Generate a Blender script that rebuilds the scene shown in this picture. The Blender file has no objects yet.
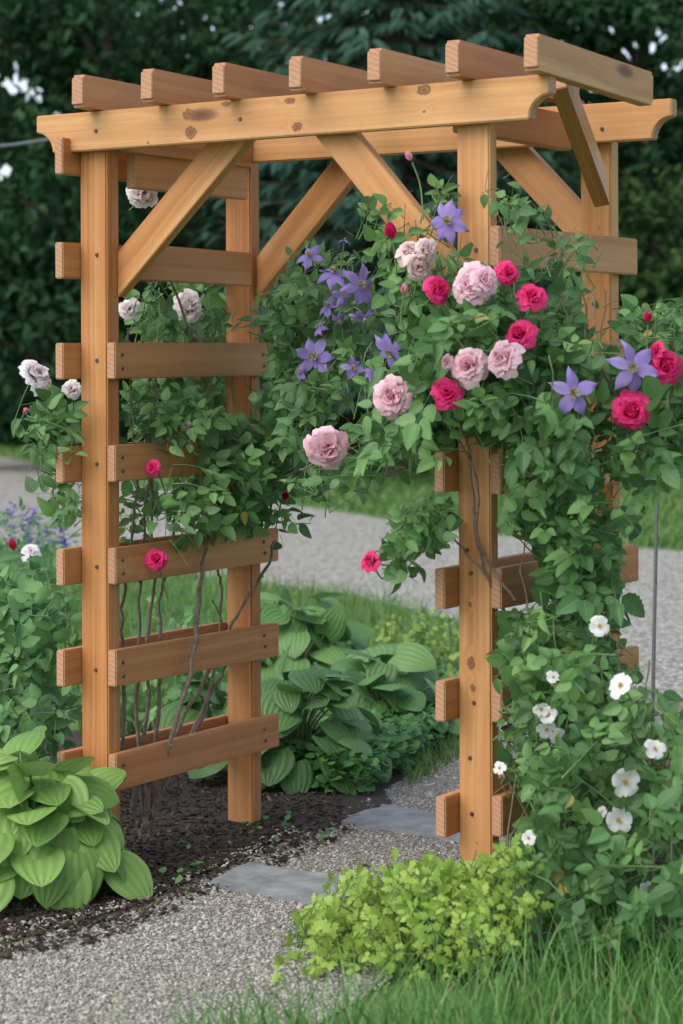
import bpy, bmesh, math, random
import numpy as np
from mathutils import Vector, Matrix
R = np.random.default_rng(7)
C = bpy.context.scene.collection
S = bpy.context.scene
# ---------------------------------------------------------------- camera model
CAM = np.array([3.7897, -4.7981, 1.3805]); YAW, PITCH, ROLL = -.5539, .0031, .0036
F, SHY = 2268.8, -165.8
def _axes():
    cy, sy = math.cos(YAW), math.sin(YAW)
    r = np.array([cy, -sy, 0]); f = np.array([sy, cy, 0]); u = np.array([0, 0, 1.])
    c, s = math.cos(PITCH), math.sin(PITCH)
    f, u = f*c+u*s, -f*s+u*c
    c, s = math.cos(ROLL), math.sin(ROLL)
    r, u = r*c-u*s, r*s+u*c
    return r, f, u
AR, AF, AU = _axes()
def proj(P):
    P = np.asarray(P, float)-CAM
    d = P@AF
    return 341.5+F*(P@AR)/d, 512+SHY-F*(P@AU)/d
def ray(px, py):
    return AF+AR*((px-341.5)/F)+AU*((512+SHY-py)/F)
def at_y(px, py, Y):
    d = ray(px, py); return CAM+d*((Y-CAM[1])/d[1])
def at_x(px, py, X):
    d = ray(px, py); return CAM+d*((X-CAM[0])/d[0])
def at_d(px, py, dist):
    return CAM+ray(px, py)*dist
def ground(px, py, z=0.):
    d = ray(px, py); return CAM+d*((z-CAM[2])/d[2])
TOCAM = np.array([.53, -.85, 0])
# ---------------------------------------------------------------- scene helpers
def V(a): return Vector([float(x) for x in a])
def link(o, parent=None):
    C.objects.link(o)
    if parent is not None: o.parent = parent
    return o
def thing(name, label, cat, loc=(0, 0, 0), group=None):
    o = bpy.data.objects.new(name, None); o.empty_display_size = .1
    o.location = V(loc); o['label'] = label; o['category'] = cat
    if group: o['group'] = group
    return link(o)
def tag(o, label=None, cat=None, group=None, kind=None):
    for k, v in (('label', label), ('category', cat), ('group', group), ('kind', kind)):
        if v: o[k] = v
    return o
def origin(parent):
    p = np.zeros(3)
    while parent is not None:
        p = p+np.array(parent.location); parent = parent.parent
    return p
class Bag:
    """collects polygons of 3 or 4 corners with a tone and uv, in world coordinates"""
    def __init__(s): s.v = []; s.t = []; s.uv = []; s.f = []; s.m = []; s.n = 0; s.mi = 0
    def add(s, v, faces, tone=0.5, uv=None):
        v = np.asarray(v, float).reshape(-1, 3); n = len(v)
        s.v.append(v); s.t.append(np.broadcast_to(np.asarray(tone, float), (n,)))
        s.uv.append(np.zeros((n, 2)) if uv is None else np.asarray(uv, float))
        s.f.append((np.asarray(faces, np.int64)+s.n)); s.m.append(s.mi); s.n += n
    def merge(s, o, mi=1):
        for v, t, uv, f in zip(o.v, o.t, o.uv, o.f):
            s.v.append(v); s.t.append(t); s.uv.append(uv); s.f.append(f+s.n); s.m.append(mi)
        s.n += o.n; return s
    def build(s, name, mat, parent=None, smooth=True):
        org = origin(parent)
        v = np.concatenate(s.v)-org; t = np.concatenate(s.t); uv = np.concatenate(s.uv)
        me = bpy.data.meshes.new(name)
        loops = np.concatenate([f.ravel() for f in s.f])
        sizes = np.concatenate([np.full(len(f), f.shape[1], np.int32) for f in s.f])
        starts = np.concatenate([[0], np.cumsum(sizes)[:-1]]).astype(np.int32)
        me.vertices.add(len(v)); me.vertices.foreach_set('co', v.astype(np.float32).ravel())
        me.loops.add(len(loops)); me.loops.foreach_set('vertex_index', loops.astype(np.int32))
        me.polygons.add(len(sizes)); me.polygons.foreach_set('loop_start', starts)
        me.polygons.foreach_set('loop_total', sizes)
        me.polygons.foreach_set('material_index', np.concatenate([np.full(len(f), m_, np.int32) for f, m_ in zip(s.f, s.m)]))
        me.polygons.foreach_set('use_smooth', np.full(len(sizes), smooth))
        a = me.attributes.new('tone', 'FLOAT', 'POINT'); a.data.foreach_set('value', t.astype(np.float32))
        l = me.uv_layers.new(name='UVMap'); l.data.foreach_set('uv', uv[loops].astype(np.float32).ravel())
        me.update(calc_edges=True); me.validate()
        for m in (mat if isinstance(mat, list) else [mat]): me.materials.append(m)
        return link(bpy.data.objects.new(name, me), parent)
def unit(a):
    a = np.asarray(a, float); n = np.linalg.norm(a, axis=-1, keepdims=True); return a/np.maximum(n, 1e-9)
def rnd(n=3, s=1.): return R.normal(0, s, n)
def frame(a, n):
    a = unit(a); x = unit(np.cross(a, n)); n = np.cross(x, a)
    return np.stack([x, a, n], axis=-1)
def tube(bag, pts, rad, k=6, tone=.5):
    pts = np.asarray(pts, float); m = len(pts); rad = np.broadcast_to(np.asarray(rad, float), (m,))
    tan = unit(np.gradient(pts, axis=0)); ref = np.array([.31, .21, .93]) if abs(tan[0][2]) < .9 else np.array([.93, .3, .1])
    x = unit(np.cross(tan, ref)); y = np.cross(tan, x)
    an = np.arange(k)*2*math.pi/k
    v = pts[:, None]+rad[:, None, None]*(np.cos(an)[None, :, None]*x[:, None]+np.sin(an)[None, :, None]*y[:, None])
    f = []
    for i in range(m-1):
        for j in range(k):
            f.append((i*k+j, i*k+(j+1) % k, (i+1)*k+(j+1) % k, (i+1)*k+j))
    uv = np.stack(np.meshgrid(np.linspace(0, 1, m), np.arange(k)/k, indexing='ij'), -1).reshape(-1, 2)
    bag.add(v.reshape(-1, 3), f, tone, uv)
def spline(ctrl, n=24):
    c = np.asarray(ctrl, float)
    c = np.concatenate([[2*c[0]-c[1]], c, [2*c[-1]-c[-2]]]); out = []
    segs = len(c)-3
    for t in np.linspace(0, segs-1e-6, n):
        i = int(t); u = t-i; p0, p1, p2, p3 = c[i:i+4]
        out.append(.5*((2*p1)+(-p0+p2)*u+(2*p0-5*p1+4*p2-p3)*u*u+(-p0+3*p1-3*p2+p3)*u**3))
    return np.array(out)
def in_poly(x, y, poly):
    c = False; n = len(poly); j = n-1
    for i in range(n):
        xi, yi = poly[i]; xj, yj = poly[j]
        if (yi > y) != (yj > y) and x < (xj-xi)*(y-yi)/(yj-yi)+xi: c = not c
        j = i
    return c
def sample_poly(poly, n):
    p = np.array(poly, float); lo, hi = p.min(0), p.max(0); out = []
    while len(out) < n:
        q = R.uniform(lo, hi)
        if in_poly(q[0], q[1], poly): out.append(q)
    return out
# ---------------------------------------------------------------- materials
def mat(name):
    m = bpy.data.materials.new(name); m.use_nodes = True
    nt = m.node_tree; nt.nodes.clear()
    out = nt.nodes.new('ShaderNodeOutputMaterial'); b = nt.nodes.new('ShaderNodeBsdfPrincipled')
    nt.links.new(b.outputs[0], out.inputs[0]); return m, nt, b, out
def nd(nt, t, ins=None, **kw):
    n = nt.nodes.new('ShaderNode'+t)
    for k, v in kw.items(): setattr(n, k, v)
    for k, v in (ins or {}).items():
        if isinstance(v, bpy.types.NodeSocket): nt.links.new(v, n.inputs[k])
        else: n.inputs[k].default_value = v
    return n
def ramp(nt, fac, stops, interp='LINEAR'):
    n = nt.nodes.new('ShaderNodeValToRGB'); n.color_ramp.interpolation = interp
    e = n.color_ramp.elements
    while len(e) < len(stops): e.new(.5)
    for el, (p, c) in zip(e, stops):
        el.position = p; el.color = (*c, 1) if len(c) == 3 else c
    nt.links.new(fac, n.inputs[0]); return n.outputs[0]
def mix(nt, fac, a, b, typ='MIX'):
    n = nt.nodes.new('ShaderNodeMix'); n.data_type = 'RGBA'; n.blend_type = typ; n.clamp_factor = True
    for i, v in ((0, fac), (6, a), (7, b)):
        if isinstance(v, bpy.types.NodeSocket): nt.links.new(v, n.inputs[i])
        elif i == 0: n.inputs[0].default_value = v
        else: n.inputs[i].default_value = (*v, 1)
    return n.outputs[2]
def math_(nt, op, a, b=0., c=0.):
    n = nt.nodes.new('ShaderNodeMath'); n.operation = op
    for i, v in enumerate((a, b, c)):
        if isinstance(v, bpy.types.NodeSocket): nt.links.new(v, n.inputs[i])
        else: n.inputs[i].default_value = v
    return n.outputs[0]
def bump(nt, b, h, dist=.002, st=.5):
    n = nd(nt, 'Bump', {'Height': h, 'Distance': dist, 'Strength': st}); nt.links.new(n.outputs[0], b.inputs['Normal'])

def wood(name, lo, midc, hi, knots=True, end=False, spots=()):
    m, nt, b, out = mat(name)
    tc = nd(nt, 'TexCoord'); oi = nd(nt, 'ObjectInfo')
    off = nd(nt, 'CombineXYZ', {'X': math_(nt, 'MULTIPLY', oi.outputs['Random'], 37.), 'Y': math_(nt, 'MULTIPLY', oi.outputs['Random'], 11.), 'Z': math_(nt, 'MULTIPLY', oi.outputs['Random'], 5.)})
    v = nd(nt, 'VectorMath', {0: tc.outputs['Object'], 1: off.outputs[0]}, operation='ADD').outputs[0]
    if end:
        wv = nd(nt, 'TexWave', {'Vector': v, 'Scale': 26., 'Distortion': 5., 'Detail': 3., 'Detail Scale': 1.2}, wave_type='RINGS', rings_direction='X')
        n2 = nd(nt, 'TexNoise', {'Vector': v, 'Scale': 120., 'Detail': 3.})
        col = ramp(nt, wv.outputs[1], [(0, lo), (.5, midc), (1, hi)])
        col = mix(nt, .25, col, ramp(nt, n2.outputs[0], [(.3, lo), (.7, hi)]))
        nt.links.new(col, b.inputs['Base Color']); b.inputs['Roughness'].default_value = .75
        bump(nt, b, n2.outputs[0], .001, .4); return m
    # knots: rare cells of a stretched Voronoi, which also bend the grain round them
    kv = nd(nt, 'Mapping', {'Vector': v, 'Scale': (2.3, 7., 7.)})
    vo = nd(nt, 'TexVoronoi', {'Vector': kv.outputs[0], 'Scale': 1., 'Randomness': .9})
    sep = nd(nt, 'SeparateColor', {0: vo.outputs['Color']})
    rare = math_(nt, 'GREATER_THAN', sep.outputs[0], .80 if knots else .93)
    kd = vo.outputs['Distance']
    knot = math_(nt, 'MULTIPLY', rare, ramp(nt, kd, [(.04, (1, 1, 1)), (.10, (.75, .75, .75)), (.15, (.12, .12, .12)), (.32, (0, 0, 0))]))
    pull = math_(nt, 'MULTIPLY', rare, ramp(nt, kd, [(.0, (1, 1, 1)), (.5, (0, 0, 0))]))
    if spots:   # the knots this board shows, at their own places on it
        ow = nd(nt, 'TexNoise', {'Vector': tc.outputs['Object'], 'Scale': 70., 'Detail': 2.})
        so = nd(nt, 'SeparateXYZ', {0: tc.outputs['Object']})
        for (kx, ky, rx, ry) in spots:
            dx = math_(nt, 'MULTIPLY', math_(nt, 'SUBTRACT', so.outputs[0], kx), 1/rx); dy = math_(nt, 'MULTIPLY', math_(nt, 'SUBTRACT', so.outputs[1], ky), 1/ry)
            e = math_(nt, 'SQRT', math_(nt, 'ADD', math_(nt, 'MULTIPLY', dx, dx), math_(nt, 'MULTIPLY', dy, dy)))
            e = math_(nt, 'MULTIPLY_ADD', ow.outputs[0], .9, math_(nt, 'SUBTRACT', e, .45))
            knot = math_(nt, 'MAXIMUM', knot, ramp(nt, e, [(.25, (.8, .8, .8)), (.5, (.55, .55, .55)), (.7, (.9, .9, .9)), (.95, (.3, .3, .3)), (1., (0, 0, 0))]))
            pull = math_(nt, 'MAXIMUM', pull, ramp(nt, math_(nt, 'MULTIPLY', e, .33), [(0, (1, 1, 1)), (1, (0, 0, 0))]))
    warp = nd(nt, 'TexNoise', {'Vector': nd(nt, 'Mapping', {'Vector': v, 'Scale': (1.1, 6, 6)}).outputs[0], 'Scale': 1., 'Detail': 2.})
    sx = nd(nt, 'SeparateXYZ', {0: v})
    y2 = math_(nt, 'ADD', math_(nt, 'MULTIPLY_ADD', warp.outputs[0], .045, sx.outputs[1]), math_(nt, 'MULTIPLY', pull, .02))
    z2 = math_(nt, 'ADD', math_(nt, 'MULTIPLY_ADD', warp.outputs[0], .045, sx.outputs[2]), math_(nt, 'MULTIPLY', pull, .02))
    g = nd(nt, 'CombineXYZ', {'X': math_(nt, 'MULTIPLY', sx.outputs[0], .35), 'Y': math_(nt, 'MULTIPLY', y2, 60.), 'Z': math_(nt, 'MULTIPLY', z2, 60.)})
    gr = nd(nt, 'TexNoise', {'Vector': g.outputs[0], 'Scale': 1., 'Detail': 3., 'Roughness': .6})
    g2 = nd(nt, 'CombineXYZ', {'X': math_(nt, 'MULTIPLY', sx.outputs[0], 3.), 'Y': math_(nt, 'MULTIPLY', y2, 420.), 'Z': math_(nt, 'MULTIPLY', z2, 420.)})
    gf = nd(nt, 'TexNoise', {'Vector': g2.outputs[0], 'Scale': 1., 'Detail': 2.})
    g3 = nd(nt, 'CombineXYZ', {'X': math_(nt, 'MULTIPLY', sx.outputs[0], .5), 'Y': math_(nt, 'MULTIPLY', y2, 14.), 'Z': math_(nt, 'MULTIPLY', z2, 14.)})
    gl = nd(nt, 'TexNoise', {'Vector': g3.outputs[0], 'Scale': 1., 'Detail': 1.})
    s = math_(nt, 'ADD', math_(nt, 'MULTIPLY', gr.outputs[0], .55), math_(nt, 'MULTIPLY', gl.outputs[0], .45))
    col = ramp(nt, s, [(.37, lo), (.49, midc), (.61, hi)])
    col = mix(nt, math_(nt, 'MULTIPLY', ramp(nt, gf.outputs[0], [(.45, (0, 0, 0)), (.7, (1, 1, 1))]), .22), col, tuple(x*.55 for x in lo))
    col = mix(nt, math_(nt, 'MULTIPLY', oi.outputs['Random'], .42), col, (lo[0]*1.08, lo[1]*.85, lo[2]*.95))
    rr = math_(nt, 'FRACT', math_(nt, 'MULTIPLY', oi.outputs['Random'], 7.31)); col = mix(nt, math_(nt, 'MULTIPLY', rr, .35), col, (hi[0]*1.08, hi[1]*1.12, hi[2]*1.25))
    hv = nd(nt, 'TexNoise', {'Vector': nd(nt, 'Mapping', {'Vector': v, 'Scale': (.8, 9, 9)}).outputs[0], 'Scale': 1.7, 'Detail': 4.}); col = mix(nt, math_(nt, 'MULTIPLY', ramp(nt, hv.outputs[0], [(.48, (0, 0, 0)), (.72, (1, 1, 1))]), .36), col, (lo[0]*.85, lo[1]*.66, lo[2]*.62))
    col = mix(nt, knot, col, (.10, .034, .016))
    st = nd(nt, 'TexNoise', {'Vector': v, 'Scale': 5., 'Detail': 5., 'Roughness': .65})
    col = mix(nt, math_(nt, 'MULTIPLY', ramp(nt, st.outputs[0], [(.52, (0, 0, 0)), (.75, (1, 1, 1))]), .16), col, (.19, .10, .05))
    nt.links.new(col, b.inputs['Base Color'])
    b.inputs['Roughness'].default_value = .55; b.inputs['Specular IOR Level'].default_value = .35
    bump(nt, b, gf.outputs[0], .0012, .35)
    return m

def leafmat(name, dark, midc, light, rough=.5, trans=.28, vein=0., ribs=0, spec=.35, back=.35, dead=None, old=None):
    m, nt, b, out = mat(name)
    at = nd(nt, 'Attribute', attribute_name='tone'); uv = nd(nt, 'UVMap'); sx = nd(nt, 'SeparateXYZ', {0: uv.outputs[0]})
    geo = nd(nt, 'NewGeometry')
    no = nd(nt, 'TexNoise', {'Vector': geo.outputs['Position'], 'Scale': 45., 'Detail': 3.})
    t = math_(nt, 'ADD', at.outputs['Fac'], math_(nt, 'MULTIPLY_ADD', no.outputs[0], .3, -.15))
    col = ramp(nt, t, [(0, dark), (.5, midc), (1, light)])
    if old: col = mix(nt, math_(nt, 'GREATER_THAN', at.outputs['Fac'], 1.4), col, old)
    au = math_(nt, 'ABSOLUTE', math_(nt, 'SUBTRACT', sx.outputs[0], .5))   # 0 on the midrib, .5 on the margin
    if vein:
        mid = ramp(nt, au, [(.0, (1, 1, 1)), (.05, (0, 0, 0))])
        sv = math_(nt, 'SINE', math_(nt, 'MULTIPLY', math_(nt, 'SUBTRACT', sx.outputs[1], math_(nt, 'MULTIPLY', au, .55)), 44.))
        sv = ramp(nt, sv, [(.86, (0, 0, 0)), (1., (.6, .6, .6))])
        vv = math_(nt, 'MAXIMUM', mid, sv)
        col = mix(nt, math_(nt, 'MULTIPLY', vv, vein), col, tuple(min(1, x*1.9) for x in light))
        bump(nt, b, vv, -.0012, .5)
    if ribs:
        # hosta: curved ribs running from the stalk to the tip
        w = math_(nt, 'SINE', math_(nt, 'MULTIPLY', sx.outputs[0], 2*math.pi*ribs))
        bump(nt, b, w, .0015, .5)
        rv = ramp(nt, w, [(0., (1, 1, 1)), (.12, (0, 0, 0))])
        col = mix(nt, math_(nt, 'MULTIPLY', rv, .24), col, tuple(x*.6 for x in midc))
    bl = mix(nt, .5, col, (.16, .24, .13))
    col = mix(nt, math_(nt, 'MULTIPLY', geo.outputs['Backfacing'], back), col, bl)
    if dead: col = mix(nt, ramp(nt, at.outputs['Fac'], [(.93, (0, 0, 0)), (.95, (1, 1, 1))]), col, dead)
    nt.links.new(col, b.inputs['Base Color']); b.inputs['Roughness'].default_value = rough
    b.inputs['Specular IOR Level'].default_value = spec
    if trans:
        tr = nd(nt, 'BsdfTranslucent', {'Color': mix(nt, .5, col, light)})
        ms = nd(nt, 'MixShader', {0: trans, 1: b.outputs[0], 2: tr.outputs[0]})
        nt.links.new(ms.outputs[0], out.inputs[0])
    return m
def petalmat(name, inner, midc, outer, trans=.35, bar=None, rough=.6):
    m, nt, b, out = mat(name)
    at = nd(nt, 'Attribute', attribute_name='tone'); uv = nd(nt, 'UVMap'); sx = nd(nt, 'SeparateXYZ', {0: uv.outputs[0]})
    col = ramp(nt, at.outputs['Fac'], [(0, inner), (.5, midc), (1, outer)])
    no = nd(nt, 'TexNoise', {'Vector': nd(nt, 'Mapping', {'Vector': uv.outputs[0], 'Scale': (26, 2, 1)}).outputs[0], 'Scale': 1., 'Detail': 2.})
    col = mix(nt, math_(nt, 'MULTIPLY', ramp(nt, no.outputs[0], [(.45, (0, 0, 0)), (.7, (1, 1, 1))]), .22), col, inner)
    if bar:
        au = math_(nt, 'ABSOLUTE', math_(nt, 'SUBTRACT', sx.outputs[0], .5))
        col = mix(nt, math_(nt, 'MULTIPLY', ramp(nt, au, [(.0, (1, 1, 1)), (.16, (.5, .5, .5)), (.2, (0, 0, 0))]), .55), col, bar)
    nt.links.new(col, b.inputs['Base Color']); b.inputs['Roughness'].default_value = rough
    b.inputs['Specular IOR Level'].default_value = .2
    tr = nd(nt, 'BsdfTranslucent', {'Color': col})
    ms = nd(nt, 'MixShader', {0: trans, 1: b.outputs[0], 2: tr.outputs[0]}); nt.links.new(ms.outputs[0], out.inputs[0])
    return m
def plain(name, a, c2, scale=30., rough=.8, bmp=.003, metal=0.):
    m, nt, b, out = mat(name)
    geo = nd(nt, 'NewGeometry')
    n = nd(nt, 'TexNoise', {'Vector': geo.outputs['Position'], 'Scale': scale, 'Detail': 5., 'Roughness': .65})
    nt.links.new(ramp(nt, n.outputs[0], [(.3, a), (.7, c2)]), b.inputs['Base Color'])
    b.inputs['Roughness'].default_value = rough; b.inputs['Metallic'].default_value = metal
    bump(nt, b, n.outputs[0], bmp, .6); return m
def tonemat(name, stops, rough=.85, noise=60.):
    m, nt, b, out = mat(name)
    at = nd(nt, 'Attribute', attribute_name='tone'); geo = nd(nt, 'NewGeometry')
    n = nd(nt, 'TexNoise', {'Vector': geo.outputs['Position'], 'Scale': noise, 'Detail': 3.})
    t = math_(nt, 'ADD', at.outputs['Fac'], math_(nt, 'MULTIPLY_ADD', n.outputs[0], .3, -.15))
    nt.links.new(ramp(nt, t, stops), b.inputs['Base Color']); b.inputs['Roughness'].default_value = rough
    b.inputs['Specular IOR Level'].default_value = .25
    return m
def gravelmat(name, scale, stops, bd):
    m, nt, b, out = mat(name)
    geo = nd(nt, 'NewGeometry')
    vo = nd(nt, 'TexVoronoi', {'Vector': geo.outputs['Position'], 'Scale': scale})
    sp = nd(nt, 'SeparateColor', {0: vo.outputs['Color']})
    big = nd(nt, 'TexNoise', {'Vector': geo.outputs['Position'], 'Scale': 1.3, 'Detail': 5., 'Roughness': .6})
    col = ramp(nt, sp.outputs[0], stops)
    col = mix(nt, ramp(nt, vo.outputs['Distance'], [(.42, (0, 0, 0)), (.75, (.8, .8, .8))]), col, tuple(x*.35 for x in stops[0][1]))
    col = mix(nt, math_(nt, 'MULTIPLY', ramp(nt, big.outputs[0], [(.42, (0, 0, 0)), (.68, (1, 1, 1))]), .35), col, tuple(x*.75 for x in stops[1][1]))
    nt.links.new(col, b.inputs['Base Color']); b.inputs['Roughness'].default_value = .9
    h = math_(nt, 'SUBTRACT', 1., vo.outputs['Distance']); bump(nt, b, h, bd, .9); return m

M = {}
M['wood'] = wood('cedar', (.375, .152, .046), (.49, .232, .076), (.585, .318, .128))
M['woodslat'] = wood('cedar_slat', (.36, .145, .044), (.465, .21, .070), (.56, .285, .108), knots=False)
_W = ((.375, .157, .048), (.495, .24, .082), (.60, .334, .14))
def _sp(px, py, Y, ox, oz, rx, ry, up=False):
    q = at_y(px, py, Y); return (q[2]-oz, q[0]-ox, ry, rx) if up else (q[0]-ox, q[2]-oz, rx, ry)
M['woodbeam'] = wood('cedar_beam', *_W, knots=False, spots=[_sp(x, y, -.038, .6505, 1.975, a, b_) for x, y, a, b_ in ((189, 114, .020, .016), (191, 132, .020, .018), (226, 104, .016, .008), (290, 101, .018, .009), (297, 127, .016, .013), (424, 91, .020, .015), (424, 113, .006, .004), (148, 142, .005, .004))])
M['woodpost'] = wood('cedar_post', *_W, knots=False, spots=[_sp(x, y, 0, 1.195, .995, a, b_, True) for x, y, a, b_ in ((471, 663, .012, .016), (473, 688, .008, .010), (470, 604, .006, .008))])
M['end'] = wood('cedar_end_grain', (.36, .18, .095), (.42, .22, .125), (.47, .26, .155), end=True)
M['rose'] = leafmat('rose_leaf', (.044, .115, .038), (.092, .215, .070), (.180, .34, .105), vein=.25, rough=.42, spec=.4, trans=.36, old=(.34, .28, .06))
M['rose_b'] = leafmat('shrub_rose_leaf', (.046, .12, .038), (.096, .222, .068), (.19, .35, .105), vein=.25, rough=.42, spec=.4, trans=.36, old=(.34, .28, .06))
M['clem'] = leafmat('clematis_leaf', (.044, .118, .042), (.092, .215, .072), (.18, .335, .105), vein=.2, rough=.42, spec=.4, trans=.36)
M['hosta_l'] = leafmat('lime_hosta_leaf', (.115, .235, .05), (.185, .345, .08), (.27, .44, .115), ribs=5, rough=.45, trans=.25, back=.5)
M['hosta'] = leafmat('green_hosta_leaf', (.06, .15, .042), (.105, .225, .065), (.165, .31, .09), ribs=6, rough=.42, trans=.2, back=.5)
M['lime'] = leafmat('lime_leaf', (.17, .30, .04), (.28, .44, .07), (.40, .56, .12), vein=.1, trans=.35)
M['peren'] = leafmat('perennial_leaf', (0.043, 0.129, 0.043), (0.094, 0.229, 0.072), (0.172, 0.343, 0.114), vein=.15)
M['mantle'] = leafmat('mantle_leaf', (.10, .20, .04), (.17, .29, .06), (.29, .38, .07))
M['cover'] = leafmat('clover_leaf', (0.036, 0.120, 0.036), (0.072, 0.198, 0.054), (0.132, 0.288, 0.072))
M['grass'] = leafmat('grass_blade', (.055, .155, .035), (.105, .26, .06), (.20, .37, .105), trans=.3, back=0., dead=(.30, .25, .12))
M['lawnb'] = leafmat('lawn_blade', (.06, .15, .035), (.10, .22, .05), (.17, .30, .08), trans=.3, back=0., dead=(.26, .24, .11))
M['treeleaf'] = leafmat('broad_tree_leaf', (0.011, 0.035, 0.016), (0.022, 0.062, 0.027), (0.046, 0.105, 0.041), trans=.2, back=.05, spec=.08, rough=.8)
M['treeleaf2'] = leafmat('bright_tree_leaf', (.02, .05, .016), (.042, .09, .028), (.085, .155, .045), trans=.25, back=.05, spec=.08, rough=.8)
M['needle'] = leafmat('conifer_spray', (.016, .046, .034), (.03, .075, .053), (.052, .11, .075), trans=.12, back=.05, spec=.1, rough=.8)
M['bark'] = plain('bark', (.035, .026, .02), (.09, .07, .055), 25., .95, .01)
M['cane'] = plain('woody_cane', (.10, .072, .052), (.26, .195, .145), 60., .85, .003)
M['stem'] = plain('green_stem', (.075, .15, .045), (.14, .22, .08), 40., .6, .001)
M['dry'] = plain('dry_stalk', (.16, .115, .075), (.30, .22, .15), 60., .9, .002)
M['pink'] = petalmat('pink_petal', (.62, .18, .29), (.82, .41, .52), (.88, .64, .72))
M['white_pink'] = petalmat('blush_petal', (.70, .52, .60), (.84, .76, .80), (.88, .85, .87))
M['faded'] = petalmat('faded_petal', (.62, .36, .37), (.78, .57, .57), (.82, .68, .67))
M['magenta'] = petalmat('magenta_petal', (.42, .004, .06), (.74, .012, .13), (.82, .055, .24))
M['violet'] = petalmat('violet_tepal', (.24, .17, .50), (.33, .25, .60), (.43, .35, .68), bar=(.34, .20, .58))
M['lilac'] = petalmat('lilac_tepal', (.28, .20, .44), (.36, .28, .52), (.42, .35, .55))
M['white'] = petalmat('white_petal', (.66, .66, .60), (.76, .76, .74), (.80, .80, .80))
M['blue'] = petalmat('blue_petal', (.09, .08, .36), (.15, .13, .46), (.22, .20, .52))
M['yellow'] = plain('yellow_stamens', (.55, .34, .03), (.70, .50, .10), 200., .8, .001)
M['cream'] = plain('cream_stamens', (.45, .40, .20), (.62, .56, .36), 200., .8, .001)
M['screw'] = plain('screw_steel', (.06, .055, .05), (.13, .12, .11), 90., .45, .0005, .7)
M['rod'] = plain('dull_steel_rod', (.10, .105, .105), (.17, .17, .165), 80., .5, .0005, .5)
M['cable'] = plain('grey_cable', (.18, .18, .18), (.25, .25, .25), 20., .7, .0005)
M['stone'] = plain('bluestone', (.12, .128, .132), (.27, .28, .28), 14., .85, .006)
M['pebble'] = tonemat('pebbles', [(0, (.17, .155, .13)), (.35, (.275, .256, .222)), (.65, (.34, .32, .28)), (1, (.44, .418, .375))])
M['chip'] = tonemat('bark_chips', [(0, (.018, .013, .010)), (.55, (.036, .026, .020)), (.9, (.072, .052, .038)), (1, (.16, .12, .09))], .95)
M['gravel'] = gravelmat('path_gravel', 130., [(0, (.15, .14, .125)), (.5, (.25, .235, .21)), (1, (.37, .35, .32))], .008)
M['drive'] = gravelmat('driveway_gravel', 42., [(0, (.20, .19, .165)), (.5, (.34, .325, .288)), (1, (.50, .48, .435))], .015)
M['mulch'] = plain('dark_mulch', (.014, .010, .008), (.055, .038, .028), 70., .95, .02)
M['turf'] = plain('turf', (.055, .11, .028), (.11, .20, .055), 16., .95, .03)

# ---------------------------------------------------------------- world, sun, camera
w = bpy.data.worlds.new('World'); S.world = w; w.use_nodes = True
nt = w.node_tree; bg = nt.nodes['Background']
SUN_EL, SUN_AZ = math.radians(50), math.radians(198)      # azimuth clockwise from +Y
sk = nt.nodes.new('ShaderNodeTexSky'); sk.sky_type = 'NISHITA'; sk.sun_disc = False
sk.sun_elevation = SUN_EL; sk.sun_rotation = SUN_AZ; sk.air_density = 1.; sk.dust_density = 1.6; sk.ozone_density = .6
hs = nt.nodes.new('ShaderNodeHueSaturation'); hs.inputs['Saturation'].default_value = .7; nt.links.new(sk.outputs[0], hs.inputs['Color']); nt.links.new(hs.outputs[0], bg.inputs[0]); bg.inputs[1].default_value = .15
L = bpy.data.lights.new('sun', 'SUN'); L.energy = 1.5; L.angle = math.radians(60); L.color = (1, .93, .82)
lo = bpy.data.objects.new('sun', L); link(lo)
sd = Vector((math.sin(SUN_AZ)*math.cos(SUN_EL), math.cos(SUN_AZ)*math.cos(SUN_EL), math.sin(SUN_EL)))
lo.rotation_euler = sd.to_track_quat('Z', 'Y').to_euler(); lo.location = (0, 0, 12)
cd = bpy.data.cameras.new('camera'); co = bpy.data.objects.new('camera', cd); link(co)
cd.sensor_fit = 'HORIZONTAL'; cd.sensor_width = 36; cd.lens = F*36/683; cd.shift_y = SHY/683
cd.clip_end = 500; cd.clip_start = .1
mw = Matrix.Identity(4)
for i in range(3):
    mw[i][0] = AR[i]; mw[i][1] = AU[i]; mw[i][2] = -AF[i]; mw[i][3] = CAM[i]
co.matrix_world = mw; S.camera = co
cd.dof.use_dof = True; cd.dof.focus_distance = 6.1; cd.dof.aperture_fstop = 6.5
S.view_settings.view_transform = 'Standard'; S.view_settings.look = 'None'
S.view_settings.exposure = 0.85; S.view_settings.gamma = 1
S.cycles.max_bounces = 8; S.cycles.transparent_max_bounces = 8; S.cycles.use_denoising = True

# ---------------------------------------------------------------- ground
def sheet(name, pts, z, m, kind='structure', jitter=0., sub=1):
    """flat sheet from a world outline (x, y); the outline may be frayed"""
    P = [np.array(p[:2], float) for p in pts]; out = []
    for i in range(len(P)):
        a, b = P[i], P[(i+1) % len(P)]; n = max(1, int(np.linalg.norm(b-a)/.12)) if sub > 1 else 1
        n = min(n, 160)
        for k in range(n):
            q = a+(b-a)*k/n
            if jitter and k: q = q+rnd(2, jitter)
            out.append(q)
    me = bpy.data.meshes.new(name); bm = bmesh.new()
    vs = [bm.verts.new((q[0], q[1], z)) for q in out]; f = bm.faces.new(vs); bm.normal_update()
    if f.normal.z < 0: f.normal_flip()
    bmesh.ops.triangulate(bm, faces=bm.faces[:])
    bm.to_mesh(me); bm.free(); me.materials.append(m)
    return tag(link(bpy.data.objects.new(name, me)), kind=kind)
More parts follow.
